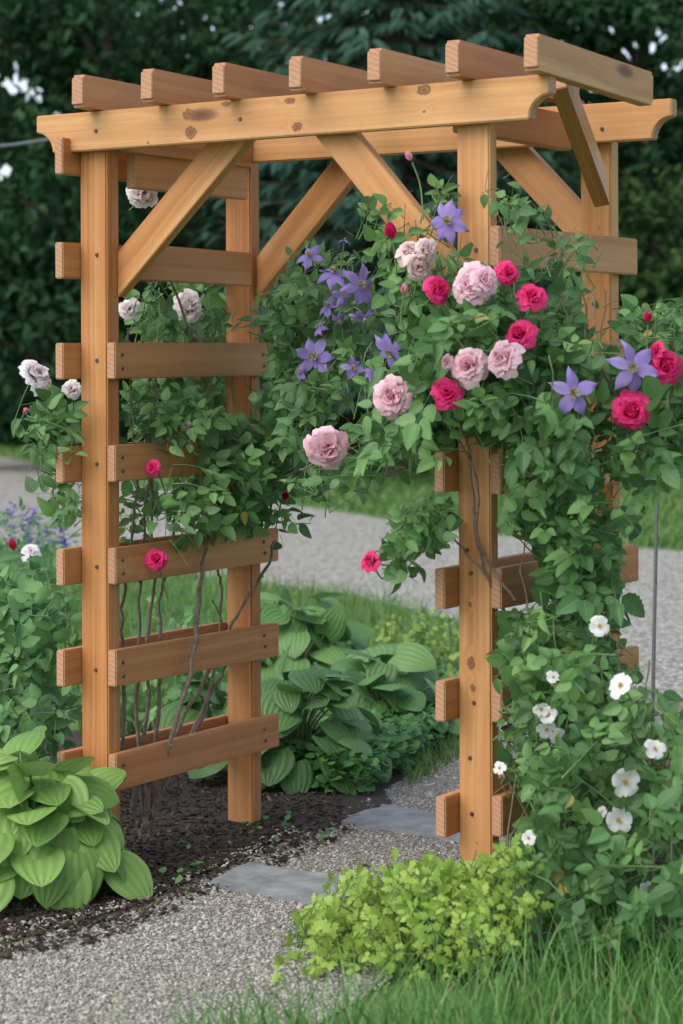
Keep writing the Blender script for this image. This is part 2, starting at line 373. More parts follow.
sheet('ground', [(-160, -60), (160, -60), (160, 200), (-160, 200)], 0, M['turf'])
DRIVE = [(-400, 415), (0, 457), (160, 490), (304, 507), (455, 531), (540, 540), (683, 552), (1100, 590), (1100, 760), (683, 700), (560, 668), (455, 622), (413, 610), (340, 594), (278, 586), (180, 575), (80, 550), (-400, 520)]
sheet('driveway', [ground(*p) for p in DRIVE], .004, M['drive'], jitter=.03, sub=2)
PATH = [(-200, 1010), (0, 950), (130, 912), (215, 876), (290, 836), (380, 795), (440, 752), (500, 700), (560, 660), (640, 690), (683, 705), (760, 760), (640, 800), (560, 850), (520, 890), (480, 930), (380, 985), (300, 1040), (220, 1150), (-300, 1250)]
sheet('path', [ground(*p) for p in PATH], .008, M['gravel'], jitter=.012, sub=2)
MULCH = [(-70, 955), (0, 936), (100, 916), (170, 890), (212, 872), (295, 840), (345, 826), (385, 797), (442, 756), (480, 705), (330, 700), (230, 720), (100, 730), (0, 745), (-60, 800), (-95, 880)]
sheet('mulch_bed', [ground(*p) for p in MULCH], .012, M['mulch'], jitter=.02, sub=2)
sheet('soil', [ground(*p) for p in [(470, 960), (520, 880), (560, 820), (640, 770), (700, 775), (725, 860), (720, 950), (640, 985)]], .012, M['mulch'], jitter=.03, sub=2)
# pebbles of the path and chips of the mulch, far too many to count
bm = bmesh.new(); bmesh.ops.create_icosphere(bm, subdivisions=1, radius=1)
ICV = np.array([v.co[:] for v in bm.verts]); ICF = np.array([[v.index for v in f.verts] for f in bm.faces]); bm.free()
SLABS = [[(209, 888), (249, 867.5), (372, 888), (338, 914)], [(340, 827), (381, 809), (500, 832), (470, 846)]]
def scatter(poly, n, smin, smax, flat, zb, bag, box=False):
    gp = sample_poly(poly, n)
    for q in gp:
        if any(in_poly(q[0], q[1], sp) for sp in SLABS) and R.random() < .94: continue
        p = ground(q[0], q[1]); s = R.uniform(smin, smax)*(.6+.8*R.random())
        a = R.uniform(0, 6.28); ca, sa = math.cos(a), math.sin(a)
        v = ICV*np.array([1.*R.uniform(.8, 1.5), R.uniform(.35, .7) if box else 1., flat*R.uniform(.7, 1.3)])*s
        v = v*(1+R.normal(0, .08, (len(v), 1)))
        ty = R.normal(0, .35)
        v = np.stack([v[:, 0]*ca-v[:, 1]*sa, v[:, 0]*sa+v[:, 1]*ca, v[:, 2]+v[:, 0]*ty], 1)
        bag.add(v+p+[0, 0, zb+s*flat*.4], ICF, R.random())
VP = [(-20, 955), (130, 914), (215, 878), (290, 838), (380, 797), (440, 754), (500, 715), (540, 760), (520, 860), (460, 930), (380, 990), (300, 1040), (-20, 1050)]
b = Bag(); scatter(VP, 26000, .0022, .0046, .6, .008, b); scatter(VP, 350, .004, .0065, .6, .009, b); scatter([(-20, 955), (130, 912), (215, 876), (300, 838), (290, 828), (205, 872), (110, 908), (-20, 938)], 420, .0025, .005, .6, .014, b); tag(b.build('gravel', M['pebble'], smooth=False), kind='stuff', label='grey and tan pebbles covering the garden path', cat='gravel')
b = Bag(); scatter([(-20, 950), (100, 930), (168, 900), (212, 880), (300, 846), (350, 824), (330, 780), (230, 745), (100, 740), (-20, 780)], 7000, .004, .010, .3, .014, b, True)
scatter([(-20, 970), (110, 945), (200, 905), (240, 890), (360, 835), (350, 820), (305, 842), (212, 876), (120, 915), (-20, 945)], 600, .004, .011, .3, .014, b, True)
tag(b.build('mulch', M['chip'], smooth=False), kind='stuff', label='dark bark chips under the left side of the arbor', cat='mulch')
def slab(name, px, label, th=.03):
    P = [ground(*p) for p in px]; c = np.mean(P, 0)
    bm = bmesh.new()
    out = []
    for i in range(len(P)):
        a, q = P[i], P[(i+1) % len(P)]
        for k in range(6):
            out.append(a+(q-a)*k/6+(np.append(rnd(2, .008), 0) if k else 0))
    vs = [bm.verts.new((p[0]-c[0], p[1]-c[1], -.02)) for p in out]
    f = bm.faces.new(vs); bm.normal_update()
    if f.normal.z < 0: f.normal_flip()
    r = bmesh.ops.extrude_face_region(bm, geom=[f]); bmesh.ops.translate(bm, verts=[v for v in r['geom'] if isinstance(v, bmesh.types.BMVert)], vec=(0, 0, th+.008))
    bmesh.ops.recalc_face_normals(bm, faces=bm.faces[:])
    top = [e for e in bm.edges if all(v.co.z > 0 for v in e.verts)]
    bmesh.ops.bevel(bm, geom=top, offset=.004, segments=2, affect='EDGES')
    me = bpy.data.meshes.new(name); bm.to_mesh(me); bm.free(); me.materials.append(M['stone'])
    o = bpy.data.objects.new(name, me); o.location = (c[0], c[1], 0); link(o)
    tag(o, label, 'stepping stone', 'stone slabs set in the gravel')
slab('stone_slab', [(209, 888), (249, 867.5), (372, 888), (338, 914)], 'bluestone slab bordered by mulch and lime green foliage')
slab('stone_slab', [(340, 827), (381, 809), (500, 832), (470, 846)], 'bluestone slab reaching behind the bare front post below the hostas')
slab('stone_slab', [(560, 655), (600, 644), (800, 662), (790, 676)], 'narrow pale stone strip across the gravel by the metal rod', .012)

# ---------------------------------------------------------------- the arbor
W, D, HB, P_, PD = 1.2395, .7324, 1.9289, .089, .0492
SH, ST, BT, BH = .0966, .0275, .038, .1029
B_ = D-PD; FX = W-P_
arbor = thing('garden_arbor', 'cedar garden arbor with slatted sides and seven rafters, overgrown with climbing roses', 'arbor', (W/2, D/2, 0))
AO = Vector((W/2, D/2, 0))
def board(name, a, bpt, wid, th, side, m='wood', bev=.003, outline=None, endr=0.):
    """board from a to b; wid is across (in the plane of `side` x length), th along `side`"""
    a, bpt = V(a), V(bpt); x = (bpt-a); ln = x.length; x.normalize(); z = V(side); z = (z-x*z.dot(x)).normalized(); y = z.cross(x)
    bm = bmesh.new()
    if outline is None: outline = [(-ln/2, -wid/2), (ln/2, -wid/2), (ln/2, wid/2), (-ln/2, wid/2)]
    vs = [bm.verts.new((p[0], p[1], -th/2)) for p in outline]
    f = bm.faces.new(vs); r = bmesh.ops.extrude_face_region(bm, geom=[f])
    bmesh.ops.translate(bm, verts=[v for v in r['geom'] if isinstance(v, bmesh.types.BMVert)], vec=(0, 0, th))
    bmesh.ops.recalc_face_normals(bm, faces=bm.faces[:])
    if endr:
        es = [e for e in bm.edges if abs(e.verts[0].co.x-e.verts[1].co.x) < 1e-5 and abs(e.verts[0].co.y-e.verts[1].co.y) < 1e-5]
        bmesh.ops.bevel(bm, geom=es, offset=endr, segments=4, affect='EDGES')
    sharp = [e for e in bm.edges if len(e.link_faces) == 2 and e.calc_face_angle() > .6]
    bmesh.ops.bevel(bm, geom=sharp, offset=bev, segments=2, affect='EDGES')
    for f in bm.faces:
        f.material_index = 1 if abs(f.normal.x) > (.35 if endr else .8) else 0
        f.smooth = False
    me = bpy.data.meshes.new(name); bm.to_mesh(me); bm.free()
    me.materials.append(M[m]); me.materials.append(M['end'])
    o = bpy.data.objects.new(name, me); link(o, arbor)
    mm = Matrix((( x.x, y.x, z.x, 0), (x.y, y.y, z.y, 0), (x.z, y.z, z.z, 0), (0, 0, 0, 1)))
    o.matrix_basis = Matrix.Translation((a+bpt)/2-AO) @ mm
    return o
def screw(parent, p, n):
    """round screw head lying on a board face, a sub-part of that board"""
    bm = bmesh.new(); bmesh.ops.create_cone(bm, cap_ends=True, segments=10, radius1=.0062, radius2=.0046, depth=.005)
    for v in bm.verts: v.co.z += .001
    bmesh.ops.create_cone(bm, cap_ends=True, segments=6, radius1=.0028, radius2=.0028, depth=.0064)
    me = bpy.data.meshes.new('screw'); bm.to_mesh(me); bm.free(); me.materials.append(M['screw'])
    o = bpy.data.objects.new('screw', me); link(o, parent)
    wm = Matrix.Translation(V(p)) @ V(n).to_track_quat('Z', 'Y').to_matrix().to_4x4()
    o.matrix_basis = (Matrix.Translation(AO) @ parent.matrix_basis).inverted() @ wm
ZB = -.03
posts = {}
for nm, X, Y, pd, top in (('fl', 0, 0, .056, HB+.09), ('fr', FX, 0, .04, HB+.09), ('bl', 0, B_, .05, HB+.09), ('br', FX, B_, .05, HB+.09)):
    posts[nm] = board('post', (X+P_/2, Y+pd/2, ZB), (X+P_/2, Y+pd/2, top), P_, pd, (0, 1, 0), 'woodpost' if nm == 'fr' else 'wood', bev=.004)
for px, py in ((97, 255), (97, 360.5), (97, 464), (97, 567), (96, 670)): screw(posts['fl'], at_y(px, py, 0), (0, -1, 0))
for px, py in ((467, 550), (471, 573), (474, 703), (470, 758), (472, 814), (471, 245), (476, 250)): screw(posts['fr'], at_y(px, py, 0), (0, -1, 0))
def cove(l0, l1, h, inset=.055, lip=.45):
    """beam outline with a concave cut under each end; local x along, y up"""
    o = [(l1-inset, -h/2)]
    n = 8; dy = h*(1-lip)
    pts = [(inset*math.sin(t), dy*(1-math.cos(t))) for t in np.linspace(0, math.pi/2, n)]
    right = [(l1-inset+inset*(1-math.cos(t)), -h/2+dy*math.sin(t)) for t in np.linspace(0, math.pi/2, n)]
    o = right+[(l1, h/2), (l0, h/2)]
    left = [(l0+inset-inset*(1-math.cos(t)), -h/2+dy*math.sin(t)) for t in np.linspace(math.pi/2, 0, n)]
    return o+left
def beam(x0, x1, ya, z0a, z0b, bh):
    ln = x1-x0
    return board('beam', (x0, ya+BT/2, z0a+bh/2), (x1, ya+BT/2, z0b+bh/2), bh, BT, (0, -1, 0), 'woodbeam' if ya < 0 else 'wood', outline=cove(-ln/2, ln/2, bh), bev=.003)
fb = beam(-.118, 1.419, -BT, HB-.010, HB, .1029)
bb = beam(-.118, 1.430, B_-BT, HB+.004, HB+.006, .1029)
for px, py, o, Y in ((96, 131, fb, -BT), (240, 119, fb, -BT), (602, 129, bb, B_-BT), (636, 101, bb, B_-BT)): screw(o, at_y(px, py, Y), (0, -1, 0))
YBACK = min(np.linspace(.5, 1.1, 200), key=lambda y: abs(proj((1.40, y, 2.1))[0]-644))
def brentY(X, z): return float(YBACK)
for rx, rt, rb in ((71.6, 77, 111.3), (140.5, 69.5, 104), (212, 61.5, 97), (288.5, 54, 91.5), (367, 46.5, 84), (445, 39, 76.5), (523.5, 33.5, 71)):
    yf = -BT-.075; p0 = at_y(rx, rt, yf); p1 = at_y(rx, rb, yf)
    zc = max(p1[2], HB+BH-.005)+.043; X = p0[0]+.018
    yb = brentY(X, zc)
    board('rafter', (X, yf, zc), (X, yb, zc-.012 if rx < 500 else zc-.024), .086, .036, (1, 0, 0), bev=.0015, endr=.008)
# slats: the left-hand row of each side pokes out in front, the right-hand row behind
SP, Z3 = .2728, 1.3143
def zrow(i): return Z3-(i-3)*SP
for i in range(1, 8):
    z = zrow(i)+SH/2
    j = lambda: R.normal(0, .0025)
    board('slat', (-ST/2-.001, -.072, z+j()), (-ST/2-.001, .74, z+j()), SH, ST, (1, 0, 0), 'woodslat')
    if i <= 2: board('slat', (P_+ST/2+.001, .085, z-(.035 if i == 1 else .006)), (P_+ST/2+.001, .65 if i == 2 else .63, z-(.035 if i == 1 else .012)), SH, ST, (1, 0, 0), 'woodslat')
    else:
        so_ = board('slat', (P_+ST/2+.001, -.002, z+j()), (P_+ST/2+.001, .785, z+j()), SH, ST, (1, 0, 0), 'woodslat')
        for yy, dz in ((.028, .016), (.03, -.02), (.705, .015), (.71, -.018)): screw(so_, (P_+ST+.001, yy, z+dz), (1, 0, 0))
    if i > 2: board('slat', (FX-ST/2-.001, -.066, z+j()), (FX-ST/2-.001, .74, z+j()), SH, ST, (1, 0, 0), 'woodslat')
    if i > 1: board('slat', (W+ST/2+.001, -.002, z+j()), (W+ST/2+.001, .79, z+j()), SH, ST, (1, 0, 0), 'woodslat')
board('rail', (P_+.02, .045, HB+.035), (P_+.02, B_-BT-.002, HB+.035), .095, .034, (1, 0, 0), 'wood')
board('rail', (FX-.02, .045, HB+.035), (FX-.02, B_-BT-.002, HB+.035), .095, .034, (1, 0, 0), 'wood')
def brace(xp, zl, dirx, run, Y, th=.036):
    """knee brace between a post face (x = xp) and the beam above"""
    z1 = HB+.055; rise = z1-zl; wv = .088
    a = np.array([xp, Y, zl]); c = np.array([xp+dirx*run, Y, z1])
    d = unit(c-a); nrm = np.array([-d[2]*dirx, 0, d[0]*dirx])
    ln = np.linalg.norm(c-a); sl = abs(d[2]/d[0])
    cut = wv*sl if sl < 3 else wv
    k = abs(d[2]/d[0])  # plumb cut on the post
    o = [(-ln/2-wv*k/2, -wv/2), (ln/2+.02, -wv/2), (ln/2+.02, wv/2), (-ln/2+wv*k/2, wv/2)]
    if dirx < 0: o = [(p[0], -p[1]) for p in o][::-1]
    return board('brace', a, c, wv, th, (0, -1, 0), outline=o, bev=.002)
def pz(px, py, Y): return at_y(px, py, Y)
p = pz(119, 270, .03); brace(P_+.001, p[2]-.012, 1, .415, .064)
p = pz(456, 282, .02); brace(FX-.001, p[2]-.012, -1, .40, .025)
p = pz(262, 272, B_); brace(P_+.001, p[2]-.018, 1, .375, B_+.045)
p = pz(581, 222, B_); brace(FX-.001, p[2]-.02, -1, .27, B_+.03)
pa = at_x(562, 84, 1.345); pb = at_x(598, 182, 1.262)
d = unit(pb-pa); board('brace', pa-d*.06, pb+d*.03, .115, .040, (1, .28, .2), 'wood', bev=.002)

# ---------------------------------------------------------------- leaf templates: x across, y along, z up
def leaf_t(width, fold, droop, prof, nv=7, nu=2, serr=0., cup=0., base=0.):
    vs, uv = [], []
    for i in range(nv+1):
        t = i/nv; hw = prof(t)*width/2
        if serr and 0 < i < nv: hw *= 1+serr*(1 if i % 2 else -1)
        for j in range(2*nu+1):
            s = (j-nu)/nu
            y = t-base*(abs(s)**1.5)*max(0, 1-t*3)
            vs.append((s*hw, y, fold*abs(s)*hw-droop*t*t-cup*(s*hw)**2)); uv.append(((s+1)/2, t))
    f = []; k = 2*nu+1
    for i in range(nv):
        for j in range(2*nu):
            f.append((i*k+j, i*k+j+1, (i+1)*k+j+1, (i+1)*k+j))
    return np.array(vs), np.array(f), np.array(uv)
ov = lambda t: max(.02, (math.sin(math.pi*t**.72))**.72*(1-.22*t))
T_ROSE = [leaf_t(.70, .25, .20, ov, 13, 2, .075), leaf_t(.74, .10, .06, ov, 13, 2, .075), leaf_t(.64, -.22, .32, ov, 13, 2, .075), leaf_t(.68, .45, .10, ov, 13, 2, .075), leaf_t(.72, .12, -.15, ov, 13, 2, .075), leaf_t(.60, .7, .25, ov, 13, 2, .075)]
T_CLEM = [leaf_t(.62, .25, .2, lambda t: max(.02, math.sin(math.pi*t**.6)**.9), 6, 1), leaf_t(.56, -.15, .3, lambda t: max(.02, math.sin(math.pi*t**.6)**.9), 6, 1)]
heart = lambda t: max(.015, math.sin(math.pi*min(1, .07+.93*t)**.76)**.56*(1-.10*t)) if t < .999 else .015
T_HOSTA = [leaf_t(.98, .08, dr, heart, 12, 5, 0, cp, .12) for dr, cp in ((.22, .3), (.38, .55), (.10, -.15), (.30, .2), (.48, .4))]
lance = lambda t: max(.03, math.sin(math.pi*t**.8)**.8)
T_LANCE = [leaf_t(.34, .3, .25, lance, 6, 1), leaf_t(.4, .1, .4, lance, 6, 1)]
T_LOBE = [leaf_t(.85, .15, .15, lambda t: max(.08, math.sin(math.pi*t**.85)**.6*(.72+.28*math.cos(t*19))), 10, 1), leaf_t(.75, -.2, .3, lambda t: max(.08, math.sin(math.pi*t**.85)**.6*(.72+.28*math.cos(t*19+1))), 10, 1)]
T_SIMPLE = [leaf_t(.62, .3, .18, lambda t: max(.05, math.sin(math.pi*t**.7)), 3, 1), leaf_t(.55, -.2, .3, lambda t: max(.05, math.sin(math.pi*t**.7)), 3, 1)]
T_SPRAY = [leaf_t(.30, .2, .3, lambda t: max(.1, math.sin(math.pi*t**.8)), 3, 1)]
T_ROUND = [leaf_t(.95, .12, .1, lambda t: max(.05, math.sin(math.pi*t**.8)**.55), 5, 1, .08), leaf_t(.85, -.2, .2, lambda t: max(.05, math.sin(math.pi*t**.8)**.55), 5, 1, .08)]
CLEAR, OPEN = [], []
class Leaves:
    """many leaves gathered by template, written to a Bag in one go"""
    def __init__(s, T, keep=None): s.T = T; s.a = [[] for _ in T]; s.keep = keep; s.jit = 12.
    def put(s, p, a, n, size, tone, wide=1.):
        if s.bad(p+a*size*.5): return
        s.a[R.integers(len(s.T))].append((p, frame(a, n), size, tone, wide))
    def bad(s, c, jit=None):
        if s.keep is not None:     # where this plant grows, and what it leaves uncovered
            x, y = proj(c); j = rnd(2, jit or s.jit); dd = (c-CAM)@AF
            if not in_poly(x+j[0], y+j[1], s.keep): return True
            for fx, fy, fr, fd in CLEAR:
                if abs(x-fx) < fr*1.3 and abs(y-fy) < fr*1.3 and dd < fd+.03 and (x-fx)**2+(y-fy)**2 < (fr*1.12)**2: return True
            for ox0, oy0, ox1, oy1, pr in OPEN:
                if ox0 < x < ox1 and oy0 < y < oy1 and R.random() < pr and dd < 6.68: return True
        return False
    def into(s, bag):
        for (v, f, uv), items in zip(s.T, s.a):
            if not items: continue
            Pn = np.array([i[0] for i in items]); Fr = np.array([i[1] for i in items]); sz = np.array([i[2] for i in items]); tn = np.array([i[3] for i in items]); wd = np.array([i[4] for i in items])
            vv = v[None]*np.stack([wd, np.ones_like(wd), np.ones_like(wd)], 1)[:, None, :]
            vv = vv*sz[:, None, None]
            ww = np.einsum('nij,nvj->nvi', Fr, vv)+Pn[:, None]
            N, k = len(items), len(v)
            ff = (f[None]+(np.arange(N)*k)[:, None, None]).reshape(-1, f.shape[1])
            bag.add(ww.reshape(-1, 3), ff, np.repeat(tn, k), np.tile(uv, (N, 1)))
    def count(s): return sum(len(i) for i in s.a)
def leafnormal(out, up=.62, o=.85, j=.48): return unit(np.array([0, 0, up])+o*out+rnd(3, j))
def compound(lv, stems, p, d, out, size, n=5, tone=None):
    """one compound leaf: a thin stalk carrying n leaflets"""
    d = unit(d); nm = leafnormal(out); tn = R.uniform(0., 1.) if tone is None else tone
    side = unit(np.cross(d, nm)); ln = size*(1.45 if n == 5 else 1.05)
    end = p+d*ln+np.array([0, 0, -.12*ln])
    if lv.bad(end): return
    if stems is not None: tube(stems, [p, (p+end)/2+[0, 0, .05*ln], end], [.0011, .0009, .0007], 3)
    lv.put(end, unit(d+[0, 0, -.25]+rnd(3, .15)), unit(nm+rnd(3, .2)), size*R.uniform(.9, 1.15), tn+R.normal(0, .08))
    for k, f in enumerate((.9, .5) if n == 5 else (.75,)):
        q = p+(end-p)*f
        for sg in (1, -1):
            q = p+(end-p)*f+side*sg*size*.10
            lv.put(q, unit(d*.5+side*sg*.85+[0, 0, -.15]+rnd(3, .16)), unit(nm+rnd(3, .25)), size*R.uniform(.7, 1.05)*(1 if k == 0 else .85), 1.5 if R.random() < .006 else tn+R.normal(0, .1))
def shoot(lv, stems, p, d, ln, out, size, n=5, step=.045, sag=.5, tone=None):
    pts = [p]; d = unit(d); k = max(2, int(ln/step)); sg = 1
    for i in range(k):
        d = unit(d+rnd(3, .16)+np.array([0, 0, -sag*step*2.2])); p = p+d*step
        if lv.bad(p, 2.):
            p = pts[-1]; break
        pts.append(p)
        sd = unit(np.cross(d, out+rnd(3, .3)))*sg; sg = -sg
        if i > 0 or R.random() < .6: compound(lv, stems, p, unit(sd*.9+d*.5+rnd(3, .3)), out, size*R.uniform(.75, 1.1)*(1-.25*i/k), n, tone)
    compound(lv, stems, p, d, out, size*.8, n, tone)
    if stems is not None and len(pts) > 1: tube(stems, pts, np.linspace(.0022, .0009, len(pts)), 4)
def mass(lv, stems, poly, depth, n, size, leaflets=5, ln=(.06, .16), sag=.5, spread=.06, up=.4, tone=None, plane='y', out=TOCAM, keep=True):
    if keep: lv.keep = poly
    for q in sample_poly(poly, n):
        Y = depth(q[0], q[1]) if callable(depth) else depth
        Y = Y+R.normal(0, spread)
        p = at_y(q[0], q[1], Y) if plane == 'y' else at_x(q[0], q[1], Y)
        shoot(lv, stems, p, unit(rnd(3, .7)+np.array([0, 0, up])+out*.35), R.uniform(*ln), out, size*R.uniform(.8, 1.15), leaflets, sag=sag, tone=tone)

# ---------------------------------------------------------------- flowers (each a mesh of its own)
def petal(bag, c, a, n, ln, wd, cupv, curl, tone, nu=4, nv=5, prof=None, ruf=.06, grad=.25):
    """one petal from c along a, n faces inward/up; cupv bends it up, curl bends the rim back"""
    Fm = frame(a, n); vs, uv, tt = [], [], []; ph = R.uniform(0, 6.28)
    for i in range(nv+1):
        t = i/nv; hw = wd/2*(prof(t) if prof else max(.12, math.sin(math.pi*min(1, t*.62+.06))**.8))
        for j in range(nu+1):
            s = j/nu*2-1
            z = cupv*ln*(t**2)+cupv*.6*wd*s*s*t-curl*ln*max(0, t-.6)**2*4+ruf*ln*t*t*(math.sin(3.2*s+ph)+.5*math.sin(7.*s+2*ph))
            vs.append((s*hw, t*ln*(1-.10*s*s*t), z)); uv.append((j/nu, t)); tt.append(tone+grad*(t-.5))
    f = [(i*(nu+1)+j, i*(nu+1)+j+1, (i+1)*(nu+1)+j+1, (i+1)*(nu+1)+j) for i in range(nv) for j in range(nu)]
    bag.add(np.array(vs)@Fm.T+c, f, np.array(tt), uv)
def rose_mesh(name, r, m, layers=7, seed=0, openness=1., blown=0.):
    """a double rose facing +Z, centre at the origin: rings of ruffled petals, upright within, open without"""
    b = Bag()
    for k in range(layers):
        u = k/(layers-1); npet = 3+k if k < 5 else 7
        ang = math.radians(6+74*u**1.15*openness); rad = r*(.03+.47*u)
        off = R.uniform(0, 6.28)
        for i in range(npet):
            az = off+i*2*math.pi/npet+R.normal(0, .16); rd = np.array([math.cos(az), math.sin(az), 0])
            aa = ang+R.normal(0, .13+blown)
            a = unit(rd*math.sin(aa)+np.array([0, 0, 1])*math.cos(aa)+rnd(3, .05)); n = -rd*math.cos(aa)+np.array([0, 0, 1])*math.sin(aa)
            ln = r*(.40+.10*u)*R.uniform(.85, 1.15); wd = min(.85*r, 2*math.pi*(rad+.25*r)/npet*1.25)*R.uniform(.85, 1.15)
            petal(b, rd*rad*.85+np.array([0, 0, r*(-.08-.22*u)]), a, n, ln, wd, .40-.22*u, .25+.75*u+R.uniform(0, .5), .35+.35*u+R.normal(0, .10), 6, 6, ruf=.06+.07*u+blown*.2, grad=.75)
    o = b.build(name, m); me = o.data; bpy.data.objects.remove(o); return me
def clematis_mesh(r, m, n=6, wd=.49, droop=.12):
    b = Bag()
    for i in range(n):
        az = i*2*math.pi/n+R.normal(0, .16); rd = np.array([math.cos(az), math.sin(az), 0]); t = R.normal(-.05, .28)
        petal(b, rd*.06*r, unit(rd+[0, 0, t]), unit(np.array([0, 0, 1.])+rnd(3, .22)), r*R.uniform(.82, 1.08), r*wd*R.uniform(.85, 1.15), R.normal(.02, .12), droop*R.uniform(0, 4.5), R.uniform(.25, .75),
              prof=lambda t: max(.04, math.sin(math.pi*min(1, t**.85*.97+.03))**.72), ruf=.05)
    o = b.build('f', m); me = o.data; bpy.data.objects.remove(o); return me
def single_mesh(r, m):
    b = Bag()
    for i in range(5):
        az = i*2*math.pi/5+R.normal(0, .1); rd = np.array([math.cos(az), math.sin(az), 0])
        petal(b, rd*.05*r, unit(rd+[0, 0, R.normal(.15, .1)]), np.array([0, 0, 1.]), r*R.uniform(.88, 1.05), r*.95, .10, .25, R.uniform(.4, .9), ruf=.07)
    o = b.build('f', m); me = o.data; bpy.data.objects.remove(o); return me
def stamen_mesh(r, m, n=26, h=.5):
    b = Bag()
    for i in range(n):
        az = R.uniform(0, 6.28); t = math.sqrt(R.random())*.9
        d = np.array([math.cos(az)*t, math.sin(az)*t, h+.3*R.random()])
        tube(b, [[0, 0, 0], d*r*.6, d*r], [r*.05, r*.05, r*.14], 4)
    v = ICV*r*.42; b.add(v+[0, 0, r*.2], ICF)
    o = b.build('f', m); me = o.data; bpy.data.objects.remove(o); return me
def bud_mesh(r, m):
    b = Bag()
    for k in range(2):
        for i in range(4):
            az = i*math.pi/2+k*.6+R.normal(0, .15); rd = np.array([math.cos(az), math.sin(az), 0])
            petal(b, rd*r*.10, unit(rd*(.10+.14*k)+[0, 0, 1]), -rd, r*2.1, r*1.4, -.02+.04*k, -.15+.1*k, .3+.3*k, prof=lambda t: max(.1, math.sin(math.pi*min(1, t*.86+.1))**.7), ruf=.02)
    o = b.build('f', m); me = o.data; bpy.data.objects.remove(o); return me
def sepals_mesh(r, m):
    b = Bag()
    for i in range(5):
        az = i*2*math.pi/5; rd = np.array([math.cos(az), math.sin(az), 0])
        petal(b, np.zeros(3), unit(rd+[0, 0, .8]), -rd+[0, 0, .6], r*1.3, r*.5, .1, .3, .5, nu=2, nv=3)
    tube(b, [[0, 0, .1*r], [0, 0, -.25*r], [0, 0, -.5*r]], [r*.38, r*.4, r*.12], 7)
    o = b.build('f', m); me = o.data; bpy.data.objects.remove(o); return me
MESH = {
    'pink': [rose_mesh('f', 1, M['pink'], 8, blown=.16) for _ in range(5)],
    'blush': [rose_mesh('f', 1, M['white_pink'], 7, blown=.2) for _ in range(2)],
    'faded': [rose_mesh('f', 1, M['faded'], 6, blown=.4) for _ in range(2)],
    'magenta': [rose_mesh('f', 1, M['magenta'], 7, openness=.92, blown=.14) for _ in range(3)],
    'violet': [clematis_mesh(1, M['violet'], n) for n in (6, 7, 6, 6, 5, 7)],
    'lilac': [clematis_mesh(1, M['lilac'], 5, .5, .3)],
    'white': [single_mesh(1, M['white']) for _ in range(3)],
    'bud_magenta': [bud_mesh(1, M['magenta'])], 'bud_pink': [bud_mesh(1, M['pink'])],
    'sepal': [sepals_mesh(1, M['stem'])], 'stamen_y': [stamen_mesh(1, M['yellow'])], 'stamen_c': [stamen_mesh(1, M['cream'], 40, .8)],
}
def flower(root, name, kind, px, py, Y, rpx, face=None, plane='y', jit=.35, bag=None, root_pt=None, label=None):
    p = (at_y if plane == 'y' else at_x)(px, py, Y)
    dist = (p-CAM)@AF; r = rpx*dist/F
    n = unit(CAM-p)+np.array([0, 0, .25])+rnd(3, jit)
    if face is not None: n = AR*face[0]+AU*face[1]-AF*face[2]
    n = unit(n); me = MESH[kind][R.integers(len(MESH[kind]))]
    r *= {'b': .8, 'p': 1.02, 'm': 1.0, 'f': 1.05}.get(kind[0], 1.) if kind != 'blush' else 1.18
    Mx = Matrix.Translation(V(p-origin(root))) @ V(n).to_track_quat('Z', 'Y').to_matrix().to_4x4() @ Matrix.Rotation(R.uniform(0, 6.28), 4, 'Z') @ Matrix.Scale(r, 4)
    o = bpy.data.objects.new(name, me); link(o, root); o.matrix_basis = Mx
    if label: o['label'] = label
    sub = {'violet': ('stamens', 'stamen_c', .24, .04), 'lilac': ('stamens', 'stamen_c', .2, .04), 'white': ('stamens', 'stamen_y', .26, .05)}.get(kind, ('sepals', 'sepal', .55, -.42 if kind[:3] != 'bud' else .05))
    c = bpy.data.objects.new(sub[0], MESH[sub[1]][0]); link(c, o)
    c.matrix_basis = Matrix.Translation((0, 0, sub[3])) @ Matrix.Scale(sub[2], 4)
    if bag is not None:   # a flower stalk running back into the plant
        q = p-n*r*.5; e = q-n*.08+np.array([0, 0, -.06])+rnd(3, .02)
        sb = Bag(); tube(sb, np.array([V(v) for v in spline([q, q-n*.04+[0, 0, -.02], e], 8)]), .0021, 5)
        so = sb.build('stalk', M['stem']); so.parent = o; so.matrix_basis = (Matrix.Translation(V(origin(root))) @ Mx).inverted()
    return o

# where the flowers sit (image position, size, facing): leaves never grow over the face of a flower
FL_LEFT = ((38, 373, 'blush', 17, -.15, None), (143, 193, 'blush', 14, -.06, None), (190, 305, 'blush', 15, -.12, None), (129, 309, 'blush', 10, -.1, None), (72, 389, 'blush', 9, -.1, None),
                         (152, 467, 'magenta', 9, .15, None), (156, 559, 'magenta', 12, .155, None), (284, 497, 'bud_magenta', 7, .2, None), (25, 411, 'bud_pink', 6, -.15, None), (60, 470, 'faded', 8, -.15, None), (186, 426, 'faded', 6, .15, None))
FL_CLEM = ((313, 357, 20, (0, .1, 1)), (310, 256, 15, (-.2, .5, .8)), (333, 273, 18, (.2, .8, .5)), (360, 285, 19, (.3, .1, .9)), (390, 352, 18, (-.3, -.4, .8)), (343, 296, 12, (.5, .2, .8)), (318, 328, 9, (-.6, .6, .3)),
                     (352, 368, 12, (.3, .1, .8)), (328, 306, 13, (-.5, .5, .7)), (364, 318, 12, (.4, -.8, .4)), (345, 240, 6, (.2, .9, .3)), (300, 372, 9, (-.5, 0, .8)), (340, 320, 9, (0, -.6, .6)), (372, 372, 9, (.4, .2, .8)))
